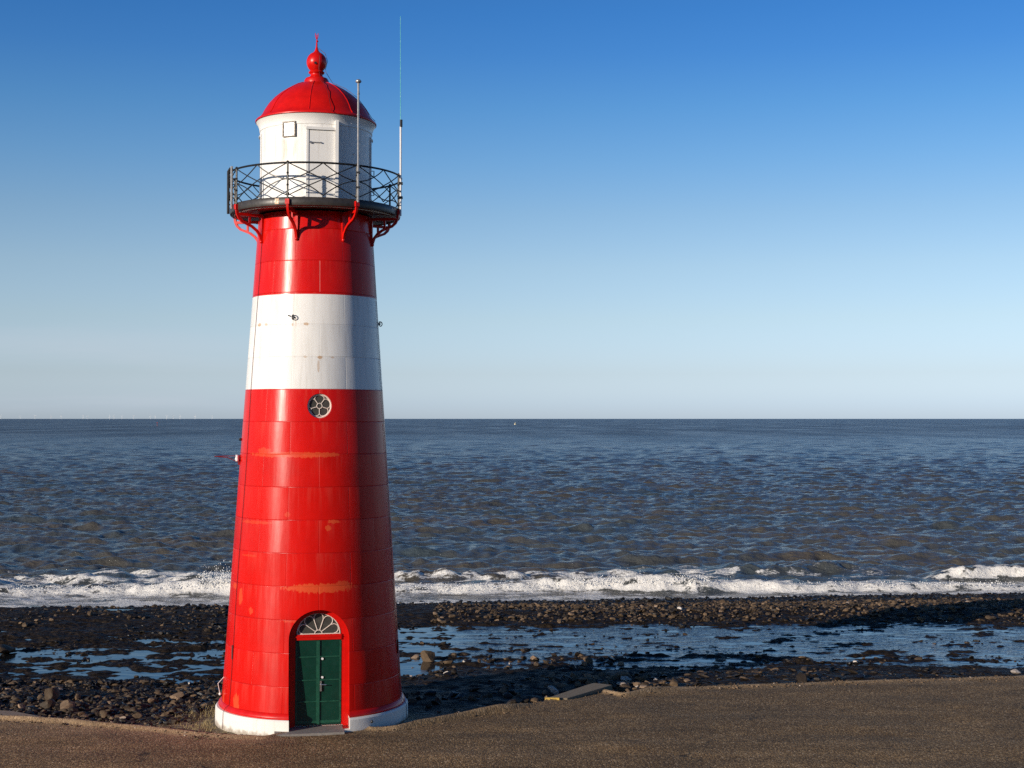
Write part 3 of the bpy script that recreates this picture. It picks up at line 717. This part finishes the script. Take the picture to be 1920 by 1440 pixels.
put(236, 1327, .15, .8, 1.0, 'x', 'small bright white stone among dark rubble by the asphalt', 'stone')
put(357, 1284, .14, .8, 1.0, 'x', 'small bright white stone beside the still pool near the lighthouse', 'stone')
put(1038, 1300, .36, .6, .95, 'x', 'round pale pinkish boulder lying at the foot of the sloping slab', 'boulder')
put(1020, 1301, .25, .75, .85, 'x', 'small pinkish cobble next to the round pale boulder', 'stone')
put(960, 1322, .34, .6, .2, 'x', 'dark squat rock alone on the sandy asphalt edge', 'stone')
put(802, 1240, .5, 1.0, .5, 'x', 'upright brown rock at the rim of the square still pool', 'boulder')
put(1505, 1276, .42, .6, .3, 'x', 'dark rounded rock right against the far asphalt edge', 'stone')
put(1905, 1262, .30, .6, .95, 'x', 'pale stone on the asphalt edge where it leaves the picture', 'stone')
put(330, 1310, .45, .4, .75, 'x', 'flat pale stone in the rubble between white stone and lighthouse', 'stone')
put(290, 1318, .4, .45, .7, 'x', 'broad tan stone next to the small bright white stone', 'stone')
put(10, 1224, .9, .5, .45, 'x', 'large flat brown block beyond the pools on the shore', 'boulder')

g = G('shore_rock'); o_ = g.pos(); t_ = g.attr('tint')
rn = g.noise(o_, 6.0, 5, .65); rn2 = g.noise(o_, 22.0, 4, .6)
c = g.ramp(t_, [(.0, (.007, .0055, .004)), (.3, (.024, .016, .009)), (.6, (.115, .074, .040)), (.85, (.26, .175, .11)), (1.0, (.62, .55, .48))])
c = g.mix(1.0, c, g.mr(rn, .3, .7, .55, 1.4), 'MULTIPLY')
c = g.mix(g.mr(rn2, .58, .75, 0, .4), c, (.02, .016, .012))
M['rock'] = g.P(Base_Color=c, Roughness=g.mr(t_, 0, .6, .42, .85), Specular_IOR_Level=.4, Normal=g.bump(g.m('ADD', rn, g.m('MULTIPLY', rn2, .5)), .6, .03))

def rock_xf(q, v, rng):
    a = rng.uniform(0, 2 * math.pi); tl = rng.normal(scale=.18, size=2)
    s = q[3] * .5; w = v * np.array([s * rng.uniform(.85, 1.35), s * rng.uniform(.7, 1.05), s * q[4]])
    w = w + np.stack([0 * w[:, 0], 0 * w[:, 0], w[:, 0] * tl[0] + w[:, 1] * tl[1]], -1)
    ca, sa_ = math.cos(a), math.sin(a)
    return np.stack([w[:, 0] * ca - w[:, 1] * sa_, w[:, 0] * sa_ + w[:, 1] * ca, w[:, 2]], -1)
def in_frame(q):
    x, y, z = q[0], q[1], q[2]
    px = 960 + F * x / y; py = 785 - F * (z - CAMZ) / y
    if not (-10 < px < 1930 and py < 1445): return 0
    if 400 < px < 770 and y > TY and abs(px - 584) < 165 - (1345 - py) * .07: return 0
    return (q[3] / y) ** 2 * (.35 + q[4]) * (.35 + q[5])
rocks.sort(key=in_frame, reverse=True)
NI = 284
ZLAB = {'near': ('brown angular stone in the rubble by the lighthouse foot, asphalt and pools', 'stones in the rubble by the lighthouse'),
        'lee': ('stone lying in the long shadow just behind the lighthouse foot', 'stones behind the lighthouse'),
        'flat': ('flat brown stone on dark wet ground along the straight asphalt edge', 'flat stones along the asphalt edge'),
        'heap': ('tan stone in the heap at the end of the concrete slab', 'stones heaped by the concrete slab'),
        'ridge': ('brown cobble on the stony ridge between tide pools and surf', 'cobbles on the stony ridge'),
        'weed': ('black weed covered stone at the edge of the surf', 'black stones by the surf'),
        'pool': ('wet dark stone standing in the shallow tide water', 'stones in the tide water')}
rr = np.random.default_rng(5)
for i, q in enumerate(extra + rocks[:NI]):
    v = rock_xf(q, RV2[i % len(RV2)], rr)
    me = np_mesh('stone', v, RF2, True, {'tint': np.full(len(v), q[5])}); me.set_sharp_from_angle(angle=R_(28))
    o = link('boulder' if (len(q) > 8 and q[8] == 'boulder') else 'stone', me, M['rock']); o.location = q[:3]
    if len(q) > 8: tag(o, q[7], q[8])
    else: tag(o, ZLAB[q[6]][0], 'stone', ZLAB[q[6]][1])
vs, fs, tn = [], [], []; base = 0
for i, q in enumerate(rocks[NI:]):
    v0 = RV1[i % len(RV1)]; v = rock_xf(q, v0, rr) + np.array(q[:3]); vs.append(v); fs.append(RF1 + base); tn.append(np.full(len(v), q[5])); base += len(v)
me = np_mesh('rubble', np.concatenate(vs), np.concatenate(fs), False, {'tint': np.concatenate(tn)})
tag(link('rubble', me, M['rock']), 'countless brown and black cobbles strewn over the foreshore', 'rubble', kind='stuff')

# loose grit along the broken asphalt edge
g_r = np.random.default_rng(17); vs, fs, tn = [], [], []; base = 0
for i in range(5200):
    x = g_r.uniform(-15.5, 18); e = float(edge(x)); y = e + g_r.normal(scale=.22) - .03
    if math.hypot(x - TX, y - TY) < 2.45: continue
    if fbm(np.array([x * .9]), np.array([y]), 3, 41)[0] < .40: continue
    r = .012 + .035 * g_r.random() ** 2.5
    t = max(0, e - y)
    zz = float(terrain(x, y)) if y > e else float(h_as(x, y)) + .9 * float(np.interp(x, [-16, -11, -7, -3, -.3, .7, 2.2, 3.0, 4, 8, 16], [.09, .10, .05, .07, .15, .03, .03, .10, .05, .03, .03])) * max(0, 1 - t / .25)
    v = rock_xf((0, 0, 0, r * 2, .7), RV0[i % len(RV0)], g_r) + np.array((x, y, zz + r * .3))
    vs.append(v); fs.append(RF0 + base); base += len(v); tn.append(np.full(len(v), np.clip(g_r.normal(.6, .15), .2, .95)))
tag(link('gravel', np_mesh('gravel', np.concatenate(vs), np.concatenate(fs), False, {'tint': np.concatenate(tn)}), M['rock']), 'loose tan grit scattered along the asphalt edge', 'gravel', kind='stuff')

# dry grass and gravel at the foot of the lighthouse
vs, fs = [], []
g_r = np.random.default_rng(9)
for _ in range(2600):
    a = g_r.uniform(R_(-150), R_(-18)); r = 2.42 + abs(g_r.normal(scale=.55)); x = TX + r * math.sin(a + YAW); y = TY - r * math.cos(a + YAW)
    if y < edge(x) + .12 or r > 4.0 or fbm(np.array([x * 2.2]), np.array([y * 2.2]), 2, 3)[0] < .42: continue
    z = float(terrain(x, y)) - .01; h = g_r.uniform(.03, .11); b = g_r.uniform(0, 6.28); w = .006
    dx, dy = math.cos(b), math.sin(b); k = len(vs)
    vs += [(x - dy * w, y + dx * w, z), (x + dy * w, y - dx * w, z), (x + dx * h * .6 + dy * w * .3, y + dy * h * .6 - dx * w * .3, z + h), (x + dx * h * .6, y + dy * h * .6, z + h)]
    fs.append((k, k + 1, k + 2, k + 3))
M['drygrass'] = simple('dry_grass', (.34, .26, .12), .8, 0, 3, .5, 0)
tag(link('dry_grass', np_mesh('dry_grass', vs, fs, False), M['drygrass']), 'short dry yellow grass round the foot of the lighthouse', 'grass', kind='stuff')

# ------------------------------------------------------------------ SEA
sy = [73.0]
while sy[-1] < 97: sy.append(sy[-1] + .11)
while sy[-1] < 90000: sy.append(sy[-1] + .14 * (sy[-1] / 97) ** 1.6)
sy = np.array(sy)
u = axis([(-110, -42, 2.0), (-42, 42, .17), (42, 110, 2.0)])
wy_ = np.maximum(1.0, sy / 97.0)
Yg = np.repeat(sy[:, None], len(u), 1); Xg = u[None, :] * wy_[:, None]
dY = np.gradient(sy)[:, None]; dX = .17 * wy_[:, None]; sp_ = np.maximum(dY, dX)
PXg = 960 + F * Xg / Yg
shore = 80.4 + .13 * np.clip(Xg, -60, 60)
s = Yg - shore
Zg = np.zeros_like(Xg); wr = np.random.default_rng(21)
calm = .12 + .88 * sst(1.0, 14, s)
for i in range(70):
    lam = 1.1 * (16 / 1.1) ** (i / 69.0); k = 2 * math.pi / lam
    d = wr.normal(R_(-97), R_(24 + 24 * (1 - i / 69))); ph = wr.uniform(0, 6.28)
    amp = .0118 * lam ** .8 * min(1.0, (2.6 / lam) ** .72)
    fade = 1 - sst(.26, .55, sp_ / lam)
    arg = k * (Xg * math.cos(d) + Yg * math.sin(d)) + ph + .8 * math.sin(i) * fbm(Xg / 60, Yg / 60, 1, i)
    w = 2 * ((np.sin(arg) + 1) / 2) ** 1.5 - .85
    grp = .45 + 1.1 * vn(Xg / (lam * 5) + i, Yg / (lam * 3.5), 200 + i)
    Zg += amp * fade * w * grp
Zg *= calm
foam = np.zeros_like(Xg)
lump = fbm(Xg / .55, Yg / .5, 4, 301, .6); lump2 = fbm(Xg / 1.6, Yg / 1.1, 4, 305); strk = fbm(Xg / 2.4, Yg / .9, 5, 309, .6)
def breaker(sc, A, wf, wb, fk, jit, seed, back=2.2):
    global Zg, foam
    c = sc + jit * (fbm(Xg / 4.5, 0 * Xg, 4, seed) - .5) * 2
    t = s - c
    pr = np.where(t < 0, np.exp(-(t / wf) ** 2), np.exp(-(t / wb) ** 2))
    A2 = A * (.6 + .8 * fbm(Xg / 2.2, 0 * Xg + 3, 4, seed + 5))
    Zg += A2 * pr * (1 + .2 * (lump - .5) * 2)
    fr = sst(-wf * 2.2, -wf * 1.0, t) * (1 - sst(.15, back, t + 1.4 * (lump2 - .5)))
    foam = np.maximum(foam, fk * fr * sst(.1, .35, A2) * np.clip(.66 + 2.1 * (fbm(Xg / .9, Yg / .5, 4, seed + 9, .65) - .46), .08, 1))
    Zg += .22 * A2 * fr * (lump - .45) * sst(.15, .45, A2)
near = (s < 40)
PXS = [-400, 0, 200, 300, 390, 430, 500, 600, 745, 900, 1000, 1080, 1180, 1260, 1320, 1500, 1700, 1920, 2300]
A1 = .70 * np.interp(PXg[:, :], PXS, [.4, .5, .55, .65, 1.05, 1.45, 1.1, .7, .6, .6, .65, .85, 1.15, 1.2, .85, .62, .46, .36, .3])
sc1 = np.interp(PXg, [-400, 0, 400, 745, 1200, 1500, 1920, 2300], [8, 7.6, 6.6, 4.8, 4.8, 3.2, 1.6, 1.5])
breaker(sc1, A1, .6, 2.6, 1.0, 1.1, 401, 2.4)
A2_ = np.interp(PXg, [1500, 1730, 1760, 1830, 1920, 2100], [0, 0, .35, .62, .5, .3]); breaker(8.2 + 0 * Xg, A2_, .5, 2.0, 1.0, .5, 451, 1.0)
A3 = np.interp(PXg, [600, 745, 800, 900, 980, 1060, 1150], [.3, .45, .5, .55, .45, .3, 0]); breaker(11.0 + 0 * Xg, A3, .9, 2.2, .75, 1.2, 471, 2.0)
A4 = np.interp(PXg, [-300, 0, 60, 110, 150, 190, 240], [.4, .4, .3, .35, .45, .3, 0]); breaker(12.5 + 0 * Xg, A4, .8, 2.0, .8, 1.2, 481, 1.6)
A5 = np.interp(PXg, [1320, 1400, 1480, 1560, 1640, 1700], [0, .35, .5, .55, .4, 0]); breaker(13.5 + 0 * Xg, A5, .9, 2.2, .3, 1.0, 491, .8)
# wash in front of the breaker and drifting streaks behind it
wash = sst(-1.5, .2, sc1 - s) * (.58 + .6 * (lump2 - .5) + .9 * (strk - .5))
foam = np.maximum(foam, .72 * sst(.6, -.2, s))
rim = np.exp(-((s - .35 - .5 * (fbm(Xg / 1.3, 0 * Xg, 3, 311) - .5)) / .4) ** 2) * (.7 + .6 * strk)
foam = np.maximum(foam, np.clip(wash, 0, 1)); foam = np.maximum(foam, np.clip(rim, 0, 1))
beh = sst(sc1 - .5, sc1 + .5, s) * (1 - sst(5, 20, s - sc1)) * sst(.45, .60, strk) * (.45 + 1.0 * fbm(Xg / 7, Yg / 3, 3, 315))
foam = np.maximum(foam, np.clip(beh * np.interp(PXg, [900, 1250, 1900], [.9, .75, .65]), 0, .66))
for (px, py, wpx) in ((367, 816, 10), (250, 879, 14), (80, 1062, 10), (1340, 888, 22), (1665, 896, 10), (1130, 809, 9), (840, 876, 12), (760, 945, 34), (1780, 1045, 26), (1700, 1060, 60), (1530, 1052, 20)):
    r = ray(px, py); k = (SEA - CAMZ + .15) / r.z; x0, y0 = r.x * k, r.y * k; w0 = wpx / F * y0
    foam = np.maximum(foam, .5 * np.exp(-(((Xg - x0) / (w0 * .7)) ** 2 + ((Yg - y0) / (w0 * .9 + .4)) ** 2)) * sst(.38, .6, strk))
me = np_mesh('sea', np.stack([Xg, Yg, SEA + Zg], -1).reshape(-1, 3), grid_faces(len(sy), len(u)), True, {'foam': foam})
g = G('turbid_sea_water'); p = g.pos(); fo = g.attr('foam')
py_ = g.xyz(p)[1]
r1 = g.noise(g.vm('MULTIPLY', p, (.8, 1.3, 1)), 2.3, 5, .64); r2 = g.noise(g.vm('MULTIPLY', p, (.6, 1.2, 1)), .35, 4, .6); r3 = g.noise(g.vm('MULTIPLY', p, (.5, 1.0, 1)), .05, 4, .6)
far = g.mr(py_, 90, 600, 0, 1)
hb = g.m('ADD', g.m('ADD', g.m('MULTIPLY', r1, .20), g.m('MULTIPLY', g.noise(g.vm('MULTIPLY', p, (.8, 1.3, 1)), 5.0, 3, .6), .045)), g.m('MULTIPLY', r2, g.mr(py_, 90, 400, .12, .45)))
hb = g.m('ADD', hb, g.m('MULTIPLY', r3, g.mr(py_, 150, 2000, 0, 5.0)))
nb = g.bump(hb, 1.0, 1.0)
gust = g.noise(g.vm('MULTIPLY', p, (.018, .0035, 0)), 1.0, 5, .7)
murk = g.mix(g.m('ADD', g.mr(g.noise(g.vm('MULTIPLY', p, (.05, .06, .03)), 1.0, 5, .65), .35, .65), g.m('MULTIPLY', g.m('SUBTRACT', gust, .5), g.mr(py_, 200, 900, 0, 2.5)), None, True), (.092, .078, .057), (.058, .076, .084))
fn = g.noise(p, 5.5, 5, .7); fn2 = g.noise(g.vm('MULTIPLY', p, (.8, 1.6, 1)), 1.9, 4, .65)
fm = g.m('ADD', fo, g.m('ADD', g.m('MULTIPLY', g.m('SUBTRACT', fn, .5), .9), g.m('MULTIPLY', g.m('SUBTRACT', fn2, .5), .8)))
fm = g.m('MULTIPLY', g.mr(fm, .42, .72, 0, 1, True), g.mr(fo, .03, .2, 0, 1))
g.P(Base_Color=murk, Roughness=g.m('ADD', g.m('MULTIPLY', g.m('SUBTRACT', gust, .5), g.mr(py_, 250, 1200, 0, .6)), g.m('ADD', g.mr(py_, 90, 1000, .10, .35), g.m('MULTIPLY', g.m('SUBTRACT', g.noise(g.vm('MULTIPLY', p, (.006, .022, 0)), 1.0, 5, .65), .5), g.mr(py_, 200, 1200, 0, .3)))), IOR=1.33, Normal=nb)
fb = g.node('ShaderNodeBsdfDiffuse', None, {'Color': g.mix(fn, (.72, .69, .62), (.92, .90, .86)), 'Normal': g.bump(g.m('ADD', fn, fn2), .8, .12)})
mx = g.node('ShaderNodeMixShader', None, {0: fm, 1: g.bsdf.outputs[0], 2: fb.outputs[0]})
g.nt.links.new(mx.outputs[0], g.out.inputs[0]); M['sea'] = g.mat
tag(link('sea', me, M['sea']), 'choppy grey blue sea with white surf along the shore', kind='structure')

# spray thrown up by the breaker
sv, sf = ico(1); vs, fs = [], []; base = 0; wr = np.random.default_rng(33)
def spray(px0, px1, n, up, zs, spread=.5, rmin=.012, rmax=.055):
    global base
    for _ in range(n):
        px = wr.uniform(px0, px1) if px1 > px0 else px0; X0 = (px - 960) / F * 86
        col = int(np.clip(np.searchsorted(u, X0), 0, len(u) - 1)); scx = np.interp(px, [-400, 0, 400, 745, 1200, 1500, 1920, 2300], [8, 7.6, 6.6, 4.8, 4.8, 3.2, 1.6, 1.5])
        y = 80.4 + .13 * X0 + scx + wr.normal(scale=spread); h = abs(wr.normal(scale=up)) * (.25 + 1.5 * float(fbm(np.array([X0 * 1.4]), np.array([7.0]), 3, 5)[0]) ** 2)
        r = wr.uniform(rmin, rmax) * (1.0 if h < up else .6)
        vs.append(sv * r * np.array([1, 1, wr.uniform(.8, 1.6)]) + np.array([X0 + wr.normal(scale=.15), y, SEA + zs + h])); fs.append(sf + base); base += len(sv)
spray(385, 445, 1100, .7, .5, .6, .008, .04); spray(412, 440, 200, 1.3, .6, .4, .008, .03)
spray(1070, 1330, 1500, .34, .5, .6, .008, .035); spray(300, 380, 300, .3, .4, .6, .008, .035); spray(0, 300, 300, .2, .3, .6, .008, .035)
spray(1330, 1900, 1000, .2, .3, .5, .008, .032); spray(745, 1070, 600, .2, .3, .6, .008, .032)
M['foam'] = simple('white_water_drops', (.84, .83, .80), .6, 0, 3, .05, 0)
tag(link('spray', np_mesh('spray', np.concatenate(vs), np.concatenate(fs), True), M['foam']), 'white spray drops flung up over the breaking wave', 'spray', kind='stuff')

# things far out at sea
M['turbine'] = simple('pale_turbine_paint', (.80, .80, .80), .5, 0, .1, .02, 0)
tm = MB()
tm.tube([(0, 0, -2), (0, 0, 68)], [3.2, 2.0], 8).box(-2.6, 2.6, -6, 5, 66.5, 71)
def turbine(ph):
    t = MB(); t.v = list(tm.v); t.f = list(tm.f)
    for k in range(3):
        a = ph + k * 2.0944; t.tube([(0, -7, 69), (math.sin(a) * 14, -7.4, 69 + math.cos(a) * 14), (math.sin(a) * 42, -7, 69 + math.cos(a) * 42)], [1.6, 2.2, .6], 6)
    return t.sphere((0, -7, 69), 2.4, 8).mesh('wind_turbine')
tmeshes = [turbine(.3 + .5 * k) for k in range(4)]
for i, px in enumerate((2, 38, 66, 96, 115, 156, 164, 206, 214, 229, 251, 282, 291, 313, 325, 338, 366, 398)):
    Yt = 33000 + 2500 * math.sin(i * 2.3)
    o = link('wind_turbine', tmeshes[i % 4], M['turbine']); o.location = ((px - 960) / F * Yt, Yt, SEA)
    tag(o, 'faint pale wind turbine standing on the sea horizon', 'wind turbine', 'wind turbines on the horizon')
M['buoyyellow'] = simple('pale_yellow_buoy_paint', (.8, .72, .45), .4, 0, 3, .1, 0)
r = ray(966, 796); Yb = (SEA - CAMZ) / r.z * r.y
by = tag(empty('navigation_buoy', ((966 - 960) / F * Yb, Yb, SEA)), 'tiny pale yellow buoy floating just below the sea horizon', 'buoy')
MB().lathe([(1.4, -.5), (2.0, .2), (2.0, 1.0), (1.5, 1.3), (.0, 1.4)], 20, caps=False).build('float', M['buoyyellow'], by)
tw = MB()
for k in range(4): tw.tube([(1.1 * math.cos(k * 1.571), 1.1 * math.sin(k * 1.571), 1.2), (.3 * math.cos(k * 1.571), .3 * math.sin(k * 1.571), 3.4)], .12, 6)
tw.build('cage', M['buoyyellow'], by); MB().sphere((0, 0, 3.7), .5, 12).build('top_mark', M['buoyyellow'], by)
r = ray(295, 799); Yb = (SEA - CAMZ) / r.z * r.y
bp = tag(empty('beacon_pole', ((295 - 960) / F * Yb, Yb, SEA)), 'thin dark beacon pole out at sea, alone beneath the wind turbines', 'beacon')
MB().tube([(0, 0, -2), (0, 0, 4.4)], [.42, .30], 10).build('pole', simple('rusty_pole_paint', (.22, .06, .05), .7), bp)
MB().sphere((0, 0, 4.8), .55, 10).build('top_mark', M['red'], bp)

# ------------------------------------------------------------------ LIGHT, SKY, CAMERA
SUN_AZ = R_(-82.1 - 55); SUN_EL = R_(13)
sd = Vector((math.cos(SUN_AZ) * math.cos(SUN_EL), math.sin(SUN_AZ) * math.cos(SUN_EL), math.sin(SUN_EL)))
L = bpy.data.lights.new('sun', 'SUN'); L.energy = 5.0; L.angle = R_(.5); L.color = (1.0, .88, .74)
lo = bpy.data.objects.new('sun', L); C.objects.link(lo); lo.rotation_euler = sd.to_track_quat('Z', 'Y').to_euler(); lo.location = (-60, -60, 60)
w = bpy.data.worlds.new('World'); bpy.context.scene.world = w; w.use_nodes = True
nt = w.node_tree; bg = nt.nodes['Background']
sk = nt.nodes.new('ShaderNodeTexSky'); sk.sky_type = 'NISHITA'; sk.sun_disc = False
sk.sun_elevation = SUN_EL; sk.sun_rotation = math.atan2(sd.x, sd.y); sk.altitude = 0; sk.air_density = 1.0; sk.dust_density = .6; sk.ozone_density = 2.0
# the clear cold northern sky: less yellow towards the horizon, deeper blue above
def lin(c): return [(v / 255 / 12.92) if v < 10.3 else ((v / 255 + .055) / 1.055) ** 2.4 for v in c]
SKY = [(20, (64, 130, 205), (111, 141, 169)), (100, (74, 140, 212), (116, 147, 173)), (200, (94, 157, 219), (123, 154, 178)), (300, (118, 174, 226), (132, 163, 183)), (400, (145, 190, 230), (142, 172, 187)),
       (500, (171, 208, 235), (155, 182, 186)), (600, (192, 221, 237), (171, 190, 178)), (700, (200, 220, 231), (181, 185, 155)), (760, (195, 213, 227), (170, 164, 131)), (783, (188, 207, 225), (157, 154, 127))]
tc = nt.nodes.new('ShaderNodeTexCoord'); sx = nt.nodes.new('ShaderNodeSeparateXYZ'); nt.links.new(tc.outputs['Generated'], sx.inputs[0])
mr_ = nt.nodes.new('ShaderNodeMapRange'); nt.links.new(sx.outputs[2], mr_.inputs[0]); mr_.inputs[2].default_value = 1.0
rp = nt.nodes.new('ShaderNodeValToRGB'); nt.links.new(mr_.outputs[0], rp.inputs[0]); el = rp.color_ramp.elements
while len(el) < len(SKY) + 2: el.new(.5)
for e_, (py, t_, n_) in zip(el, SKY[::-1]):
    e_.position = math.sin(math.atan((785 - py) / F))
    e_.color = tuple(a / b / 4 for a, b in zip(lin(t_), lin(n_))) + (1,)
for e_, ps, k in ((el[len(SKY)], .48, .62), (el[len(SKY) + 1], 1.0, .45)):
    e_.position = ps; e_.color = tuple(k * a / b / 4 for a, b in zip(lin(SKY[0][1]), lin(SKY[0][2]))) + (1,)
mu = nt.nodes.new('ShaderNodeMix'); mu.data_type = 'RGBA'; mu.blend_type = 'MULTIPLY'; mu.inputs[0].default_value = 1
nt.links.new(sk.outputs[0], mu.inputs[6]); nt.links.new(rp.outputs[0], mu.inputs[7])
x4 = nt.nodes.new('ShaderNodeVectorMath'); x4.operation = 'SCALE'; x4.inputs['Scale'].default_value = 4; nt.links.new(mu.outputs[2], x4.inputs[0])
nz_ = nt.nodes.new('ShaderNodeTexNoise'); mp_ = nt.nodes.new('ShaderNodeMapping'); mp_.inputs['Scale'].default_value = (2.2, 2.2, 26)
nt.links.new(tc.outputs['Generated'], mp_.inputs[0]); nt.links.new(mp_.outputs[0], nz_.inputs['Vector']); nz_.inputs['Scale'].default_value = 1.6; nz_.inputs['Detail'].default_value = 5
def mrn(src, a, b, c, d):
    n = nt.nodes.new('ShaderNodeMapRange'); n.interpolation_type = 'SMOOTHSTEP'; nt.links.new(src, n.inputs[0])
    for i, v in enumerate((a, b, c, d)): n.inputs[i + 1].default_value = v
    return n.outputs[0]
def mml(a, b):
    n = nt.nodes.new('ShaderNodeMath'); n.operation = 'MULTIPLY'; nt.links.new(a, n.inputs[0]); nt.links.new(b, n.inputs[1]); return n.outputs[0]
veil = mml(mml(mrn(nz_.outputs[0], .42, .68, 0, .34), mrn(sx.outputs[0], -.08, -.30, 0, 1)), mml(mrn(sx.outputs[2], .075, .04, 0, 1), mrn(sx.outputs[2], .0, .012, .3, 1)))
vm_ = nt.nodes.new('ShaderNodeMix'); vm_.data_type = 'RGBA'; nt.links.new(veil, vm_.inputs[0]); nt.links.new(x4.outputs[0], vm_.inputs[6]); vm_.inputs[7].default_value = (6.4, 7.0, 7.9, 1)
nt.links.new(vm_.outputs[2], bg.inputs[0]); bg.inputs[1].default_value = .09
cam = bpy.data.cameras.new('camera'); co = bpy.data.objects.new('camera', cam); C.objects.link(co)
co.location = (0, 0, CAMZ); co.rotation_euler = (math.pi / 2 + PITCH, 0, 0)
cam.sensor_width = 36; cam.lens = 36 * F / 1920; cam.clip_start = .5; cam.clip_end = 200000
sc = bpy.context.scene; sc.camera = co
sc.view_settings.view_transform = 'Standard'; sc.view_settings.look = 'None'; sc.view_settings.exposure = 0; sc.view_settings.gamma = 1
sc.cycles.use_denoising = False
sc.cycles.max_bounces = 6
